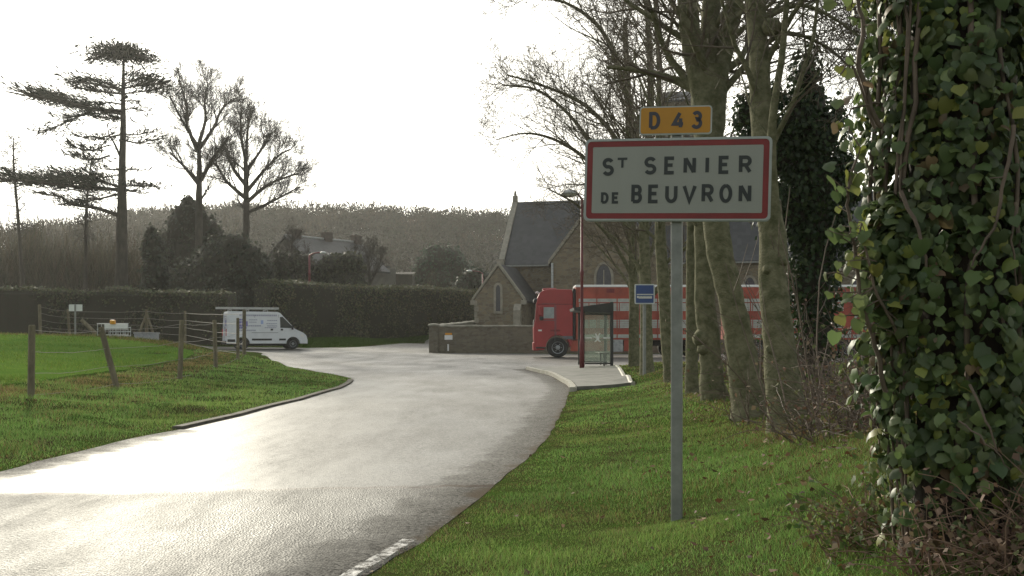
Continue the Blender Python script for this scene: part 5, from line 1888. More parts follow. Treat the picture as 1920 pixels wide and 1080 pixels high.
bars([(X0 + .62, 1.36, .62, .30), (X0 + .72, 1.22, .45, .12), (X0 + .62, 1.70, .50, .10)], blue1, 'logo_block')
bars([(X0 + 1.3, 1.72, .5, .05), (X0 + 1.3, 1.58, .45, .05), (X0 + 1.25, 1.36, .75, .07), (X0 + .6, 1.10, 1.1, .06), (X0 + 2.35, 1.68, .6, .06), (X0 + 2.3, 1.50, .65, .05), (X0 + 2.35, 1.36, .6, .06), (X0 + 2.2, 1.26, .7, .05), (X0 + .75, 1.96, 2.2, .10)], blue2, 'text_line')
bars([(X0 + 1.98, 1.50, .17, .22)], blue3, 'emblem')
mb = MB()
for y_, z_, w_, h_, in ((-.55, 1.55, .40, .36),):
    mb.box((X0 + .012, y_, z_), (.006, w_, h_))
mb.build('rear_logo', blue1, van)
mb = MB()
for i, z_ in enumerate((1.95, 1.80, 1.30, 1.22, 1.12)):
    mb.box((X0 + .012 + .01 * (z_ > 1.7), -.35 + .05 * i, z_), (.008, .7 - .1 * (i % 2), .05))
mb.box((X0 - .012, 0, 1.25), (.02, .02, 1.7))
mb.build('rear_lettering', blue2, van)
# rack with long boards / ladder
mb = MB()
for x_ in (X0 + .3, X0 + 1.3, X0 + 2.4):
    mb.box((x_, 0, 2.34), (.05, 1.7, .05))
    for s_ in (-1, 1):
        mb.box((x_, s_ * .8, 2.27), (.05, .05, .12))
mb.build('roof_rack', alu, van)
mb = MB()
for y_ in (-.80, -.38):
    mb.box((X0 + 1.25, y_, 2.43), (3.6, .06, .12))
for k in range(12):
    mb.box((X0 - .4 + k * .29, -.59, 2.43), (.04, .36, .04))
ld = mb.build('ladder', mat('ladder_grey', (.42, .43, .42), .5, var=.15, scale=9, metal=.3), van)

# ------------------------------------------------------------------ red lorry and trailer
TY = 58.75
ts = F / TY
tx0 = (1002 - CX) / ts           # nose
tz0 = h1(4, 59) + .012
truck = thing('red_lorry', 'red cab-over livestock lorry with white slatted panels, facing left', 'lorry', (tx0, TY + 1.25, tz0))
tred = mat('lorry_red', (.30, .028, .032), .38, var=.10, scale=1.2)
tbody = mat('lorry_body_red', (.30, .050, .028), .5, var=.28, scale=1.1)
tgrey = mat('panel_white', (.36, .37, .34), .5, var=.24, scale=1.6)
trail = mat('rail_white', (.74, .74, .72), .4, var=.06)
tw_ = 2.5
ux = lambda px: (px - 1002) / ts
uz = lambda py: CH + (HY - py) / ts - tz0
cab = [(ux(1004), .42), (ux(1001), 1.0), (ux(1000.5), uz(615)), (ux(1003), uz(600)), (ux(1006), uz(568)), (ux(1008), uz(558)), (ux(1012), uz(549)), (ux(1020), uz(543.5)), (ux(1032), uz(541.5)), (ux(1072), uz(543)), (ux(1074), uz(550)), (ux(1074), uz(641))]
cab += [(p[0], p[1]) for p in arch(ux(1046), .66, .58)[::-1]] + [(ux(1020), .42)]


def ext2(prof, w, bev):
    return extrude_body(prof, w, bev)


MB().frombm(ext2(cab, tw_ - .04, .05)).build('cab', tred, truck)


def tside(poly, m, name, proud=.006, parent=truck, w=tw_ - .04):
    return MB().prism([(x_, -w / 2 - proud, z_) for x_, z_ in poly], (0, .004, 0)).build(name, m, parent)


def pq(pts):
    return [(ux(a_), uz(b_)) for a_, b_ in pts]


skyg = mat('cab_glass', (.30, .34, .34), .08, var=.1)
tside(pq([(1019.5, 576), (1039, 576), (1039, 597), (1019, 597)]), skyg, 'side_window')
tside(pq([(1016, 570), (1040, 570), (1040, 650), (1041, 650), (1041, 569), (1016, 569)]), seam_m, 'door_seam', .004)
tside(pq([(1008, 569.5), (1073, 569.5), (1073, 571.5), (1008, 571.5)]), mat('cab_dark_red', (.16, .015, .018), .6), 'roof_seam', .005)  # darker red of the seam, shared by the door handles and the vent
mb = MB()
mb.add([(ux(1006) - .012, -1.05, uz(570)), (ux(1006) - .012, 1.05, uz(570)), (ux(1003) - .012, 1.12, uz(599)), (ux(1003) - .012, -1.12, uz(599))], [(0, 1, 2, 3)])
mb.build('windscreen', glassd, truck)
MB().bbox((ux(1007), 0, uz(563)), (.35, 2.2, .22), .06).build('sun_visor', blackp, truck)
MB().bbox((ux(1012), -tw_ / 2 - .14, uz(583)), (.20, .16, .50), .05).build('wing_mirror', tred, truck)
MB().bbox((ux(1015), -tw_ / 2 - .14, uz(597)), (.22, .16, .22), .05).build('lower_mirror', blackp, truck)
MB().bbox((ux(1031), 0, uz(541)), (.75, 1.5, .10), .04).build('roof_light_bar', tred, truck)
for s_ in (-.7, .7):
    MB().tube([(ux(1012), s_, uz(549)), (ux(1008), s_, uz(546)), (ux(1005), s_, uz(547))], .03, 6, True).build('air_horn', trail, truck)
for s_ in (-1, 1):
    MB().bbox((ux(1004.5), s_ * 1.0, uz(642)), (.16, .42, .22), .05).build('headlight', lampm, truck)
MB().bbox((ux(1005), 0, .62), (.32, tw_ - .1, .46), .06).build('bumper', tred, truck)
tside(pq([(1009, 618), (1016, 618), (1016, 621), (1009, 621)]), lampm, 'indicator', .01)
for x_ in (1032, 1042):
    tside(pq([(x_, 618), (x_ + 8, 618), (x_ + 8, 621.5), (x_, 621.5)]), mat('cab_dark_red', (.16, .015, .018), .6), 'door_handle', .02)
tside(pq([(1052, 630), (1074, 630), (1074, 636), (1060, 636)]), mat('mudguard_grey', (.10, .105, .12), .6), 'mudguard_trim', .008)
wheel(truck, ux(1046), -tw_ / 2 + .20, .56, .32)
wheel(truck, ux(1046), tw_ / 2 - .20, .56, .32, 1)
# exhaust stack / air intake in the gap behind the cab
mb = MB()
mb.bbox((ux(1077), -.9, (uz(541) + uz(636)) / 2), (.16, .5, uz(541) - uz(636)), .04)
mb.build('air_intake', blackp, truck)


def livestock_body(parent, pa, pb, top, bot, gaps):
    xa, xb = ux(pa), ux(pb)
    w = tw_
    MB().bbox(((xa + xb) / 2, 0, (uz(top) + uz(bot)) / 2), (xb - xa, w, uz(top) - uz(bot)), .03).build('box_body', tbody, parent)
    MB().bbox(((xa + xb) / 2, 0, uz(top) + .05), (xb - xa + .06, w + .04, .13), .03).build('roof_rail', trail, parent)
    # slatted white bands between red ones
    for (y0, y1) in ((568, 583), (599, 615)):
        x_ = pa + 6
        while x_ < pb - 12:
            x2 = min(x_ + 19, pb - 5)
            if not any(g0 < (x_ + x2) / 2 < g1 for g0, g1 in gaps):
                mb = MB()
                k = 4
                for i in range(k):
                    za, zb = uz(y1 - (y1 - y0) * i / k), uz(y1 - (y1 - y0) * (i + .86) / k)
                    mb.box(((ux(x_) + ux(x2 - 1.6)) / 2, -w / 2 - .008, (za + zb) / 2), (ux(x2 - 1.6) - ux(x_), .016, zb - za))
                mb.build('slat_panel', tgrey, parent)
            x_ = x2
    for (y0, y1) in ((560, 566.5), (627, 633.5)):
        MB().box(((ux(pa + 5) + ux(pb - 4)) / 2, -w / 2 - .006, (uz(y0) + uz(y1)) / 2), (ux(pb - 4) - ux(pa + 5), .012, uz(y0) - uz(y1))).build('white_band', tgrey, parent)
    mb = MB()
    x_ = pa + 1
    while x_ < pb:
        mb.box((ux(x_), -w / 2 - .02, (uz(top + 5) + uz(bot)) / 2), (.05, .05, uz(top + 5) - uz(bot)))
        x_ += 38
    mb.build('pillar_rib', tbody, parent)


livestock_body(truck, 1080, 1338, 538, 637, [(1086, 1088)])
tside(pq([(1137, 541), (1152, 541), (1152, 549), (1137, 549)]), mat('cab_dark_red', (.16, .015, .018), .6), 'vent', .01, truck, tw_)
MB().bbox(((ux(1066) + ux(1338)) / 2, 0, .80), (ux(1338) - ux(1066), 1.0, .30), .02).build('chassis', blackp, truck)
MB().bbox((ux(1159), -tw_ / 2 + .30, uz(648)), (ux(1168) - ux(1150), .6, uz(637) - uz(660)), .03).build('locker', mat('locker_grey', (.30, .31, .31), .5), truck)
mb = MB()
for pa, pb in ((1070, 1090), (1096, 1148), (1170, 1190), (1196, 1222)):
    mb.bbox(((ux(pa) + ux(pb)) / 2, -tw_ / 2 + .08, uz(648)), (ux(pb) - ux(pa), .08, uz(638) - uz(659)), .02)
mb.build('side_skirt', tbody, truck)
for pxw in (1262, 1304):
    wheel(truck, ux(pxw), -tw_ / 2 + .2, .52, .32)
    wheel(truck, ux(pxw), tw_ / 2 - .2, .52, .32, 1)
tside(pq([(1070, 636.5), (1149, 636.5), (1149, 638), (1070, 638)]), blackp, 'skirt_gap', .012, truck, tw_)
MB().bbox((ux(1014), -tw_ / 2 + .06, uz(652)), (.55, .12, .10), .03).build('cab_step', blackp, truck)
MB().bbox((ux(1002.5), 0, uz(612)), (.10, 1.7, .75), .03).build('grille', blackp, truck)
tside(pq([(1042, 573), (1043, 573), (1043, 632), (1042, 632)]), seam_m, 'cab_seam', .004)
tside(pq([(1019, 600), (1040, 600), (1040, 601), (1019, 601)]), seam_m, 'window_seal', .005)

# trailer
trl = thing('livestock_trailer', 'red and white drawbar livestock trailer behind the lorry, half hidden by the tree trunks', 'trailer', (tx0, TY + 1.25, tz0))
livestock_body(trl, 1368, 1668, 538, 637, [(1586, 1650)])
mb = MB()
mb.tube([(ux(1338), 0, .75), (ux(1372), 0, .8)], .07, 8, True)
mb.build('drawbar', blackp, trl)
MB().bbox(((ux(1370) + ux(1664)) / 2, 0, .80), (ux(1664) - ux(1370), 1.0, .30), .02).build('chassis', blackp, trl)
mb = MB()
for pts in ([(1588, 628), (1612, 570), (1618, 570), (1594, 628)], [(1612, 570), (1640, 628), (1646, 628), (1618, 570)], [(1600, 602), (1632, 602), (1634, 607), (1598, 607)]):
    mb.prism([(ux(a_), -tw_ / 2 - .012, uz(b_)) for a_, b_ in pts], (0, .010, 0))
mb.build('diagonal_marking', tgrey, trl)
for pxw in (1420, 1462, 1590, 1632):
    wheel(trl, ux(pxw), -tw_ / 2 + .2, .50, .32)
    wheel(trl, ux(pxw), tw_ / 2 - .2, .50, .32, 1)
MB().bbox(((ux(1480) + ux(1570)) / 2, -tw_ / 2 + .08, uz(647)), (ux(1570) - ux(1480), .08, .62), .02).build('side_skirt', tbody, trl)

# ------------------------------------------------------------------ bus shelter, lamp posts, bus sign
burg = mat('burgundy_paint', (.14, .022, .026), .5, var=.15, scale=10)
dkgreen = mat('shelter_dark_paint', (.028, .030, .028), .55, var=.2, scale=6)
gl = bpy.data.materials.new('shelter_glass')
gl.use_nodes = True
_N, _L = gl.node_tree.nodes, gl.node_tree.links
_t = _N.new('ShaderNodeBsdfTransparent')
_t.inputs['Color'].default_value = (.92, .95, .91, 1)
_g = _N.new('ShaderNodeBsdfPrincipled')
_g.inputs['Base Color'].default_value = (.62, .66, .60, 1)
_g.inputs['Roughness'].default_value = .12
_tc = _N.new('ShaderNodeTexCoord')
_nz = _N.new('ShaderNodeTexNoise')
_nz.inputs['Scale'].default_value = 2.5
_nz.inputs['Detail'].default_value = 6
_L.new(_tc.outputs['Object'], _nz.inputs['Vector'])
_mr = _N.new('ShaderNodeMapRange')
_mr.inputs['To Min'].default_value = .08
_mr.inputs['To Max'].default_value = .26
_L.new(_nz.outputs['Fac'], _mr.inputs['Value'])
_m = _N.new('ShaderNodeMixShader')
_L.new(_mr.outputs['Result'], _m.inputs['Fac'])
_L.new(_t.outputs['BSDF'], _m.inputs[1])
_L.new(_g.outputs['BSDF'], _m.inputs[2])
_L.new(_m.outputs['Shader'], _N['Material Output'].inputs['Surface'])

SY = 36.4
sx0, sx1 = (1094 - CX) * SY / F, (1147 - CX) * SY / F
sz0 = h1(3, 36.4) + .098
shl = thing('bus_shelter', 'glass bus shelter with dark posts and a wedge shaped roof on the pavement', 'bus shelter', (sx0, SY, sz0))
dx_ = sx1 - sx0
D_ = 2.4
zt_ = lambda py: CH + (HY - py) * SY / F - sz0
for x_, y_ in ((0, 0), (dx_, 0), (0, D_), (dx_, D_)):
    MB().bbox((x_, y_, (zt_(578) if x_ == 0 else zt_(566)) / 2), (.075 if x_ == 0 else .11, .09, zt_(578) if x_ == 0 else zt_(566)), .012).build('post', dkgreen, shl)
rf = [(-.34, zt_(577)), (dx_ + .05, zt_(567)), (dx_ + .05, zt_(586.5)), (.10, zt_(585)), (-.32, zt_(582))]
MB().prism([(x_, -.12, z_) for x_, z_ in rf], (0, D_ + .24, 0)).build('roof', dkgreen, shl)
MB().box((dx_ / 2, .0, (zt_(587) + .14) / 2), (dx_ - .10, .012, zt_(587) - .14)).build('side_glass', gl, shl)
MB().box((dx_, D_ / 2, (zt_(587) + .14) / 2), (.012, D_ - .12, zt_(587) - .14)).build('rear_glass', gl, shl)
MB().box((dx_ / 2, D_, (zt_(587) + .14) / 2), (dx_ - .10, .012, zt_(587) - .14)).build('side_glass', gl, shl)
MB().box((dx_ / 2, 0, .11), (dx_ - .1, .05, .05)).box((dx_ / 2, 0, zt_(589)), (dx_ - .1, .05, .05)).box((dx_ / 2, D_, .11), (dx_ - .1, .05, .05)).build('glass_rail', dkgreen, shl)
mb = MB()
zb_ = zt_(633.5)
mb.box((dx_ * .16, -.012, zb_), (.26, .004, .045)).box((dx_ * .84, -.012, zb_), (.26, .004, .045))
# stag like emblem in the middle of the pane
c0 = dx_ * .5
for pts in ([(-.10, .14), (-.02, .02), (.02, .02), (-.05, .15)], [(.10, .16), (.02, .02), (-.02, .0), (.06, .16)], [(-.05, .03), (.06, .05), (.05, -.06), (-.04, -.08)], [(-.04, -.07), (-.12, -.13), (-.06, -.13), (0, -.07)], [(.03, -.05), (.11, -.13), (.05, -.13), (-.01, -.07)],
            [(-.14, .06), (-.05, .03), (-.05, .0), (-.13, .02)]):
    mb.prism([(c0 + a_, -.014 - .0007 * abs(b_) * 10, zb_ + b_) for a_, b_ in pts], (0, .004, 0))
mb.build('glass_marking', mat('frosted_white', (.70, .70, .66), .6, var=.05), shl)
MB().bbox((dx_ - .22, D_ * .5, .45), (.36, D_ - .5, .05), .015).box((dx_ - .22, .5, .22), (.05, .05, .42)).box((dx_ - .22, D_ - .5, .22), (.05, .05, .42)).build('bench', dkgreen, shl)


def lamp_post(label, px, py_base, py_top, Y, wpx, arm, z=None):
    b0 = at(px, py_base, Y)
    root = thing('street_lamp', label, 'street lamp', b0)
    top = at(px, py_top, Y)
    r_ = wpx * Y / F / 2
    h_ = top.z - b0.z
    MB().lathe((0, 0, 0), (0, 0, 1), [(r_ * 1.5, 0), (r_ * 1.5, .9), (r_ * 1.25, 1.0), (r_, 1.05), (r_ * .95, h_ * .55), (r_ * 1.25, h_ * .56), (r_ * 1.25, h_ * .575), (r_ * .85, h_ * .58), (r_ * .75, h_)], 12).build('pole', burg, root, smooth=True)
    e = Vector(arm)
    ap = [Vector((0, 0, h_ - .05)), Vector((e.x * .3, e.y * .3, h_ + e.z * .65)), Vector((e.x * .7, e.y * .7, h_ + e.z * .95)), Vector((e.x, e.y, h_ + e.z))]
    MB().tube([Vector(p) for p in smooth_poly([tuple(q) for q in ap], 4)], r_ * .6, 8, True).build('arm', burg, root, smooth=True)
    c_ = ap[-1]
    hd = MB().lathe((c_.x, c_.y, c_.z + .08), (0, 0, -1), [(.03, -.02), (.16, 0), (.26, .06), (.30, .13), (.28, .15)], 14).build('lamp_head', mat('lamp_hood', (.50, .51, .50), .3, var=.1), root, smooth=True)
    MB().lathe((c_.x, c_.y, c_.z - .075), (0, 0, -1), [(.26, 0), (.22, .05), (.10, .08)], 14).build('diffuser', lampm, hd)
    return root


lamp_post('tall burgundy lamp post standing against the bus shelter', 1091, 693, 372, 36.3, 6, (-.42, 0, .2))
lamp_post('burgundy street lamp with a curved arm above the hedge, in front of the house', 580, 560, 478, 97, 5, (1.25, 0, .22))
lamp_post('far street lamp beside the round green tree', 905, 560, 512, 105, 3, (-1.3, 0, .22))
# blue bus stop sign
BYs = 29.3
b0 = at(1208.5, 717, BYs)
b0.z = h1(b0.x, BYs)
bus = thing('bus_stop_sign', 'blue square bus stop sign on a grey post at the grass edge', 'bus stop sign', b0)
bz = lambda py: CH + (HY - py) * BYs / F - b0.z
MB().bbox((0, .02, bz(536) / 2 - .1), (.085, .06, bz(536) + .2), .012).build('post', alu, bus)
w_ = 37.5 * BYs / F
MB().prism([(a_, -.045, c_) for a_, c_ in rrect(w_, w_, .04, cx=0, cz=bz(551.5))], (0, .03, 0)).build('sign_panel', mat('sign_rim_grey', (.48, .50, .48), .5, var=.08), bus)
MB().prism([(a_, -.049, c_) for a_, c_ in rrect(w_ - .065, w_ - .065, .015, cx=0, cz=bz(551.5))], (0, .003, 0)).build('blue_face', mat('sign_blue', (.030, .065, .20), .45, var=.08), bus)
mb = MB()
q = w_ / 37.5
mb.box((.5 * q, -.052, bz(552.2)), (31 * q, .004, 1.8 * q)).box((1 * q, -.052, bz(557.5)), (25 * q, .004, 4.6 * q)).box((-13 * q, -.052, bz(557)), (3.5 * q, .004, 4 * q))
mb.build('white_panel', mat('sign_print_white', (.55, .55, .52), .5, var=.15, scale=40), bus)
mb = MB()
for i in range(9):
    mb.box(((-10 + i * 2.7) * q, -.0555, bz(556.2)), (1.6 * q, .002, .7 * q))
mb.build('route_lettering', nav, bus)

# ------------------------------------------------------------------ churchyard wall
wst = stone_mat('yard_wall_stone', (.18, .16, .115), (.10, .088, .062), (.14, .13, .10), .30, .16)
cap_m = mat('wall_coping', (.24, .225, .18), .9, scale=3, color2=(.12, .115, .08), bump=.5, bscale=20)
yw = thing('churchyard_wall', 'low rubble churchyard wall with a pale rounded coping behind the lorry', 'wall', (-5.1, 70, .03))


def wall_run(pts, thick, m, capm, parent, origin):
    n = len(pts)
    mb, cp = MB(), MB()
    for (x0, y0, t0), (x1, y1, t1) in zip(pts[:-1], pts[1:]):
        a_, b_ = Vector((x0, y0, 0)), Vector((x1, y1, 0))
        d = (b_ - a_).normalized()
        s = Vector((-d.y, d.x, 0)) * thick / 2
        k = max(1, int((b_ - a_).length / 1.0))
        rows, caps = [], []
        for i in range(k + 1):
            c = a_.lerp(b_, i / k)
            zt = t0 + (t1 - t0) * i / k + random.uniform(-.02, .02)
            zg = h1(c.x, c.y) - .2
            rows.append([c - s + Vector((0, 0, zg)), c - s + Vector((0, 0, zt)), c + s + Vector((0, 0, zt)), c + s + Vector((0, 0, zg))])
            e = s * 1.18
            caps.append([c - e + Vector((0, 0, zt - .004)), c - e * .95 + Vector((0, 0, zt + .07)), c - e * .4 + Vector((0, 0, zt + .13)), c + e * .4 + Vector((0, 0, zt + .13)), c + e * .95 + Vector((0, 0, zt + .07)), c + e + Vector((0, 0, zt - .004))])
        for rr, q in ((rows, mb), (caps, cp)):
            m_ = len(rr[0])
            vs = [p for r_ in rr for p in r_]
            fs = [(i * m_ + j, (i + 1) * m_ + j, (i + 1) * m_ + (j + 1) % m_, i * m_ + (j + 1) % m_) for i in range(len(rr) - 1) for j in range(m_)]
            fs += [tuple(range(m_)), tuple((len(rr) - 1) * m_ + j for j in range(m_))[::-1]]
            q.add(vs, fs)
    mb.build('masonry', m, parent, origin)
    cp.build('coping', capm, parent, origin)


wall_run([(-4.86, 70.0, 1.78), (14, 69.6, 1.78), (42, 68.0, 1.85)], .42, wst, cap_m, yw, (-5.1, 70, .03))
wall_run([(-4.98, 70.45, 1.82), (-2.8, 84.0, 2.25)], .40, wst, cap_m, yw, (-5.1, 70, .03))
MB().bbox((-.02, -.02, .86), (.62, .62, 1.92), .05).build('end_pier', wst, yw)
MB().lathe((-.02, -.02, 1.815), (0, 0, 1), [(.42, 0), (.42, .06), (.30, .14), (.10, .17)], 12).build('pier_cap', cap_m, yw)
# small plates on the wall and a hydrant marker
Y = 69.74
c = at(841, 631, Y)
pt = thing('wall_plate', 'small white notice with a yellow top fixed to the end of the churchyard wall', 'notice', c)
MB().bbox((0, 0, -.06), (.52, .03, .30), .01).build('white_plate', mat('plain_white', (.72, .73, .72)), pt)
MB().bbox((0, 0, .17), (.45, .03, .13), .01).build('yellow_plate', mat('amber_plastic', (.62, .28, .01)), pt)
c = at(840.5, 656, Y)
mk = MB().bbox((0, 0, .17), (.10, .06, .38), .03).lathe((0, 0, .36), (0, 0, 1), [(.06, 0), (.05, .05), (.02, .07)], 10)
tag(mk.build('marker_post', mat('plain_white', (.72, .73, .72)), None, None), 'short white marker post at the foot of the wall below the notice', 'marker post').location = (c.x, 69.62, c.z - .05)
bramble('bramble', 'tuft of pale dry weed on the wall coping by the vestry corner', (-3.5, 80), (.3, .3), 40, .5, 3, 9, BR, .06, dry_m, .012)

# ------------------------------------------------------------------ church
cst = stone_mat('church_stone', (.215, .17, .108), (.105, .085, .058), (.175, .155, .115), .46, .22)
dress = mat('dressed_stone', (.30, .275, .22), .85, scale=2.5, color2=(.20, .185, .15), bump=.2, bscale=16)
slate = slate_mat('church_slate', (.022, .023, .024), (.048, .048, .049))
leadg = mat('leaded_glass', (.05, .05, .062), .25, var=.3, scale=14)
CO = Vector((-2.87, 82.0, .30))
CA = R(-14)
ch = thing('church', 'grey stone village church with a steep slate roof, small gabled vestry and square tower', 'church', CO, CA)
G0 = -.6


def gable_block(u0, u1, w0, w1, ze, zr, axis, name, m=cst):
    """walls of a block with gables; axis 'u' or 'w' is the ridge direction"""
    if axis == 'w':
        uc = (u0 + u1) / 2
        sec = [(u0, G0), (u1, G0), (u1, ze), (uc, zr), (u0, ze)]
        return MB().prism([(a_, w0, c_) for a_, c_ in sec], (0, w1 - w0, 0))
    wc = (w0 + w1) / 2
    sec = [(w0, G0), (w1, G0), (w1, ze), (wc, zr), (w0, ze)]
    return MB().prism([(u0, a_, c_) for a_, c_ in sec], (u1 - u0, 0, 0))


def roof(u0, u1, w0, w1, ze, zr, axis, t=.18, ov=.25):
    mb = MB()
    if axis == 'w':
        uc = (u0 + u1) / 2
        k = (zr - ze) / (uc - u0)
        for s_, ue in ((-1, u0), (1, u1)):
            sec = [(ue + s_ * ov, ze - k * ov + .03), (uc, zr + .03), (uc, zr + .03 + t * 1.4), (ue + s_ * ov, ze - k * ov + .03 + t)]
            mb.prism([(a_ + s_ * .001, w0, c_) for a_, c_ in sec], (0, w1 - w0, 0))
    else:
        wc = (w0 + w1) / 2
        k = (zr - ze) / (wc - w0)
        for s_, we in ((-1, w0), (1, w1)):
            sec = [(we + s_ * ov, ze - k * ov + .03), (wc, zr + .03), (wc, zr + .03 + t * 1.4), (we + s_ * ov, ze - k * ov + .03 + t)]
            mb.prism([(u0, a_ + s_ * .001, c_) for a_, c_ in sec], (u1 - u0, 0, 0))
    return mb


# vestry
VW_, VD = 3.75, 6.2
gable_block(0, VW_, 0, VD, 3.7, 6.15, 'w', 'vestry').build('vestry_wall', cst, ch)
roof(0, VW_, .30, VD, 3.7, 6.15, 'w', .14, .25).build('vestry_roof', slate, ch)
mb = MB()
uc = VW_ / 2
for s_, ue in ((-1, -.22), (1, VW_ + .22)):
    zz0 = 3.7 - .22 * 2.45 / uc
    mb.prism([(ue, -.10, zz0 + .05), (uc, -.10, 6.15 + .10), (uc, -.10, 6.15 + .38), (ue, -.10, zz0 + .33)], (0, .42, 0))
    mb.box((ue - s_ * .10, .1, zz0 + .02), (.40, .44, .34))
mb.build('vestry_coping', dress, ch)


def lancet(u, w, z0, z1, wd, parent, n=8, name='lancet_window'):
    """pointed window: glass, dressed surround and sill"""
    h_ = wd * .9
    pts = [(u - wd / 2, z0), (u + wd / 2, z0), (u + wd / 2, z1 - h_)]
    for i in range(1, n):
        t = i / n
        pts.append((u + wd / 2 * (1 - t ** 1.6), z1 - h_ + h_ * math.sin(t * PI / 2)))
    pts.append((u, z1))
    for i in range(n - 1, 0, -1):
        t = i / n
        pts.append((u - wd / 2 * (1 - t ** 1.6), z1 - h_ + h_ * math.sin(t * PI / 2)))
    pts.append((u - wd / 2, z1 - h_))
    wn = MB().prism([(a_, w - .02, c_) for a_, c_ in pts], (0, .02, 0)).build(name, leadg, parent)
    cz = (z0 + z1) / 2
    k = (wd + .36) / wd
    kz = (z1 - z0 + .36) / (z1 - z0)
    outer = [(u + (a_ - u) * k, cz + (c_ - cz) * kz) for a_, c_ in pts]
    ring(outer, pts, w - .07, w + .01).build('surround', dress, wn)
    return wn


lancet(uc, 0, 2.75, 4.75, .34, ch)
# angle buttress and quoins of the vestry
mb = MB()
mb.box((VW_ - .32, -.22, 1.1), (.55, .42, 3.4)).prism([(VW_ - .60, -.43, 2.8), (VW_ - .05, -.43, 2.8), (VW_ - .05, 0, 3.3), (VW_ - .60, 0, 3.3)], (0, 0, .01))
mb.build('buttress', dress, ch)
mb = MB()
for i in range(9):
    w_ = .34 if i % 2 else .22
    mb.box((w_ / 2 - .02, -.004, G0 + .45 + i * .44), (w_, .04, .40))
mb.build('quoin', dress, ch)
# nave and its coped west gable
NL = 36.0
NW0, NW1 = 6.0, 15.2
ZE, ZR = 6.85, 12.15
gable_block(.5, NL, NW0, NW1, ZE, ZR, 'u', 'nave').build('nave_wall', cst, ch)
roof(.85, NL, NW0, NW1, ZE, ZR, 'u', .16, .30).build('nave_roof', slate, ch)
mb = MB()
wc = (NW0 + NW1) / 2
for s_, we in ((-1, NW0 - .35), (1, NW1 + .35)):
    zz0 = ZE - .35 * (ZR - ZE) / (wc - NW0)
    mb.prism([(.38, we, zz0), (.38, wc, ZR), (.38, wc, ZR + .42), (.38, we, zz0 + .42)], (.46, 0, 0))
mb.box((.61, NW0 - .30, ZE - .10), (.60, .55, .75))
mb.bbox((.61, wc, ZR + .55), (.40, .40, .5), .05).bbox((.61, wc, ZR + .95), (.16, .22, .5), .03).bbox((.61, wc, ZR + .92), (.14, .55, .14), .03)
mb.build('gable_coping', dress, ch)
mb = MB()
mb.box((12.5, NW0 - .33, ZE - .28), (23, .12, .12))
mb.build('gutter', alu, ch)
for u_ in (20.5, 24.5, 28.5, 32.5):
    lancet(u_, NW0, 2.8, 5.4, .8, ch)
# transept
T0, T1, TW = 5.6, 13.8, 2.0
gable_block(T0, T1, TW, NW0 + 4, 6.6, 12.0, 'w', 'transept').build('transept_wall', cst, ch)
roof(T0, T1, TW + .45, NW0 + 4.4, 6.6, 12.0, 'w', .16, .28).build('transept_roof', slate, ch)
mb = MB()
uc2 = (T0 + T1) / 2
for s_, ue in ((-1, T0 - .25), (1, T1 + .25)):
    zz0 = 6.6 - .25 * 5.4 / (uc2 - T0)
    mb.prism([(ue, TW - .10, zz0 + .05), (uc2, TW - .10, 12.0 + .08), (uc2, TW - .10, 12.45), (ue, TW - .10, zz0 + .42)], (0, .55, 0))
mb.build('transept_coping', dress, ch)
MB().tube([(T0 + .10, TW - .12, G0), (T0 + .10, TW - .12, 6.5)], .09, 8).build('drainpipe', mat('pale_galvanised', (.40, .42, .42)), ch)
tw0 = lancet(uc2, TW, 3.6, 6.35, 1.15, ch, name='traceried_window')
mb = MB()
mb.box((uc2, TW - .04, 4.75), (.08, .05, 2.3))
mb.build('mullion', dress, tw0)
# tower
gable_block(13.4, 17.6, 8.4, 12.6, 19.9, 20.6, 'u', 'tower').build('tower_wall', cst, ch)
MB().bbox((15.5, 10.5, 18.2), (4.5, 4.5, .25), .05).build('string_course', dress, ch)
roof(13.3, 17.7, 8.4, 12.6, 19.9, 20.9, 'u', .16, .2).build('tower_roof', slate, ch)
lancet(15.5, 8.4, 14.6, 17.2, .7, ch)

# ------------------------------------------------------------------ house behind the hedge
hroof = slate_mat('house_slate', (.032, .030, .027), (.060, .057, .052))
hwall = mat('house_render', (.16, .145, .12), .9, scale=1.5, color2=(.10, .092, .078))
hb = at(600, 540, 112)
hb.z = h1(hb.x, 112)
hs = thing('house', 'grey slate roofed house with three brick chimneys behind the tall hedge', 'house', hb, R(54))
zH = lambda py, Y: CH + (HY - py) * Y / F - hb.z
zr_, ze_ = zH(449, 110), zH(505, 110)
MB().prism([(-4.8, a_, c_) for a_, c_ in [(-4, 0), (4, 0), (4, ze_), (0, zr_), (-4, ze_)]], (11.0, 0, 0)).build('wall', hwall, hs)
mb = MB()
for s_ in (-1, 1):
    k = (zr_ - ze_) / 4
    sec = [(s_ * 4.3, ze_ - .3 * k + .04), (0, zr_ + .04), (0, zr_ + .26), (s_ * 4.3, ze_ - .3 * k + .22)]
    mb.prism([(-4.9, a_, c_) for a_, c_ in sec], (11.1, 0, 0))
hro = mb.build('roof', hroof, hs)
MB().tube([(-4.9, 0, zr_ + .27), (6.2, 0, zr_ + .27)], .12, 8).build('ridge_tiles', mat('ridge_tile', (.30, .30, .29), .7), hro)
chm = mat('chimney_brick', (.11, .085, .07), .95, scale=5, color2=(.07, .055, .048))
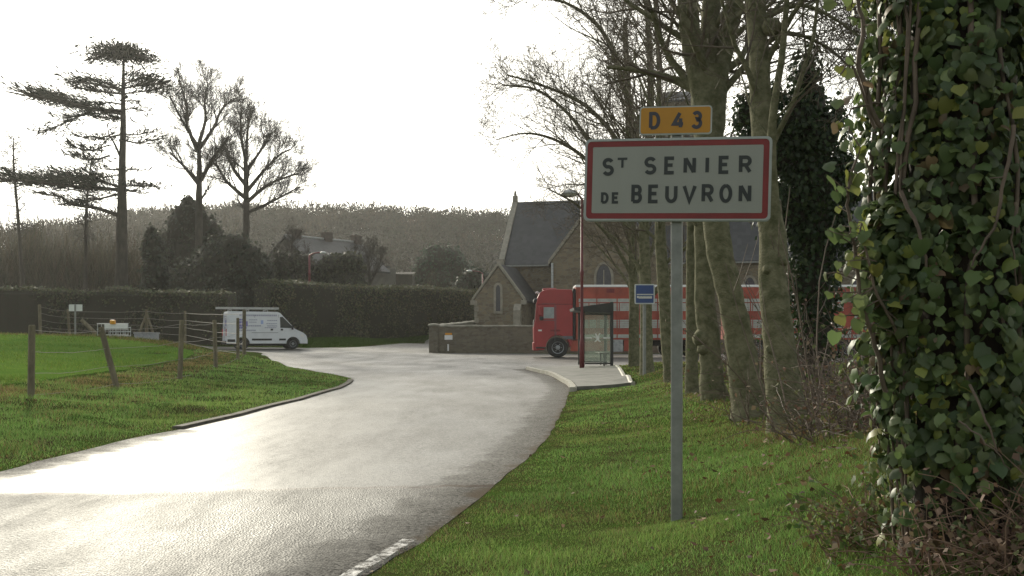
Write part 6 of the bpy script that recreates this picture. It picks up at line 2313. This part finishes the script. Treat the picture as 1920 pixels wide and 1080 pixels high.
for x_ in (-3.4, 1.0, 5.4):
    cm = MB().bbox((x_, 0, zr_ + .15), (1.0, .7, 1.6), .03).bbox((x_, 0, zr_ + .9), (1.12, .82, .2), .03).build('chimney', chm, hro)
    MB().lathe((x_ - .3, 0, zr_ + 1.35), (0, 0, 1), [(.14, 0), (.12, .35)], 8).lathe((x_ + .3, 0, zr_ + 1.35), (0, 0, 1), [(.14, 0), (.12, .35)], 8).build('pot', chm, cm) if False else None
MB().bbox((6.9, -2.2, zH(512, 112) / 2), (1.6, 3.0, zH(487, 112)), .03).build('porch_gable', mat('pale_render', (.13, .12, .10), .9, var=.1), hs)
for y_ in (-2.4,):
    wn = MB().box((7.72, y_, zH(503, 112)), (.05, .8, 1.1)).build('window', glassd, hs)
    MB().box((7.74, y_, zH(503, 112)), (.04, .06, 1.1)).box((7.74, y_, zH(503, 112)), (.038, .8, .06)).build('frame', trail, wn)
ob = at(732, 540, 122)
ob.z = h1(ob.x, 122)
sd = thing('outbuilding', 'low outbuilding with a pale roof edge between the house and the round tree', 'shed', ob)
zs_ = CH + (HY - 515) * 122 / F - ob.z
MB().bbox((0, 2, zs_ / 2), (5.0, 4, zs_), .03).build('wall', mat('shed_wall', (.075, .066, .046), .9, scale=2, color2=(.05, .046, .034)), sd)
MB().prism([(-2.7, -.2, zs_ + .01), (2.6, -.2, zs_ + .01), (2.6, -.2, zs_ + .06), (-2.7, -.2, zs_ + .06)], (0, 4.4, .5)).build('roof', mat('pale_sheet_roof', (.085, .08, .07), .95, spec=.05), sd)

# ------------------------------------------------------------------ haze
hz = bpy.data.materials.new('haze')
hz.use_nodes = True
_N, _L = hz.node_tree.nodes, hz.node_tree.links
for nd in list(_N):
    if nd.type == 'BSDF_PRINCIPLED':
        _N.remove(nd)
pv = _N.new('ShaderNodeVolumePrincipled')
pv.inputs['Color'].default_value = (.95, .95, .92, 1)
pv.inputs['Density'].default_value = HAZE_D = 0.00022
pv.inputs['Anisotropy'].default_value = .62
_L.new(pv.outputs['Volume'], _N['Material Output'].inputs['Volume'])
hb_ = MB().box((0, 240, 30), (1000, 680, 66)).build('haze', hz)
stuff(hb_, 'thin bright haze hanging over the whole village', 'haze')

# ------------------------------------------------------------------ light, sky, camera
w = bpy.data.worlds.new('World')
SC.world = w
w.use_nodes = True
N, L = w.node_tree.nodes, w.node_tree.links
bg = N['Background']
sky = N.new('ShaderNodeTexSky')
sky.sky_type = 'NISHITA'
sky.sun_disc = False
sky.sun_elevation = SUN_EL
sky.sun_rotation = SUN_AZ
sky.dust_density = 4.0
sky.air_density = 1.0
sky.ozone_density = 1.0
# thin cloud: paler than clear sky, glowing round the sun, duller on the far side
wtc = N.new('ShaderNodeTexCoord')
dt = N.new('ShaderNodeVectorMath')
dt.operation = 'DOT_PRODUCT'
dt.inputs[1].default_value = SUN_DIR
L.new(wtc.outputs['Generated'], dt.inputs[0])
hm = N.new('ShaderNodeMapRange')
hm.inputs['From Min'].default_value = -1
hm.inputs['From Max'].default_value = 1
L.new(dt.outputs['Value'], hm.inputs['Value'])
rp = N.new('ShaderNodeValToRGB')
rp.color_ramp.interpolation = 'EASE'
rp.color_ramp.elements[0].position = 0.0
rp.color_ramp.elements[0].color = (.64, .62, .54, 1)
rp.color_ramp.elements[1].position = 1.0
rp.color_ramp.elements[1].color = (1, .985, .91, 1)
for p_, v_ in ((.40, .68), (.62, .85), (.78, .97)):
    e_ = rp.color_ramp.elements.new(p_)
    e_.color = (v_, v_ * .985, v_ * .90, 1)
L.new(hm.outputs['Result'], rp.inputs['Fac'])
hs_ = N.new('ShaderNodeHueSaturation')
hs_.inputs['Saturation'].default_value = .55
hs_.inputs['Value'].default_value = 1.0
L.new(sky.outputs['Color'], hs_.inputs['Color'])
ml = N.new('ShaderNodeMix')
ml.data_type = 'RGBA'
ml.blend_type = 'MULTIPLY'
ml.inputs[0].default_value = 1
# a cloud veil evens the brightness out: v -> 7 v / (1 + v / 4)
v1 = N.new('ShaderNodeVectorMath')
v1.operation = 'MULTIPLY_ADD'
v1.inputs[1].default_value = (.27, .27, .27)
v1.inputs[2].default_value = (1, 1, 1)
L.new(hs_.outputs['Color'], v1.inputs[0])
v2 = N.new('ShaderNodeVectorMath')
v2.operation = 'DIVIDE'
L.new(hs_.outputs['Color'], v2.inputs[0])
L.new(v1.outputs['Vector'], v2.inputs[1])
v3 = N.new('ShaderNodeVectorMath')
v3.operation = 'SCALE'
v3.inputs['Scale'].default_value = 7.4
L.new(v2.outputs['Vector'], v3.inputs[0])
L.new(v3.outputs['Vector'], ml.inputs[6])
L.new(rp.outputs['Color'], ml.inputs[7])
L.new(ml.outputs[2], bg.inputs['Color'])
bg.inputs['Strength'].default_value = .10

sl = bpy.data.lights.new('sun', 'SUN')
sl.energy = 4.0
sl.angle = R(2)
sl.color = (1.0, .93, .76)
so = bpy.data.objects.new('sun', sl)
COL.objects.link(so)
so.rotation_euler = (-SUN_DIR).to_track_quat('-Z', 'Y').to_euler()
so.location = (-20, 30, 30)

cam = bpy.data.cameras.new('camera')
cam.sensor_width = 36
cam.lens = F / 1920 * 36
cam.shift_y = (HY - 540) / 1920
cam.clip_start = .05
cam.clip_end = 2000
co = bpy.data.objects.new('camera', cam)
COL.objects.link(co)
co.location = (0, 0, CH)
co.rotation_euler = (R(90), 0, 0)
SC.camera = co

SC.view_settings.view_transform = 'Standard'
SC.view_settings.look = 'None'
SC.view_settings.exposure = 0.0
SC.view_settings.gamma = 1.0
try:
    SC.cycles.use_denoising = True
    SC.cycles.denoising_prefilter = 'NONE'
    SC.cycles.volume_step_rate = 4
    SC.cycles.max_bounces = 6
    SC.cycles.transparent_max_bounces = 12
    SC.cycles.volume_bounces = 0
    SC.cycles.caustics_reflective = False
    SC.cycles.caustics_refractive = False
    SC.cycles.sample_clamp_indirect = 6
except Exception:
    pass
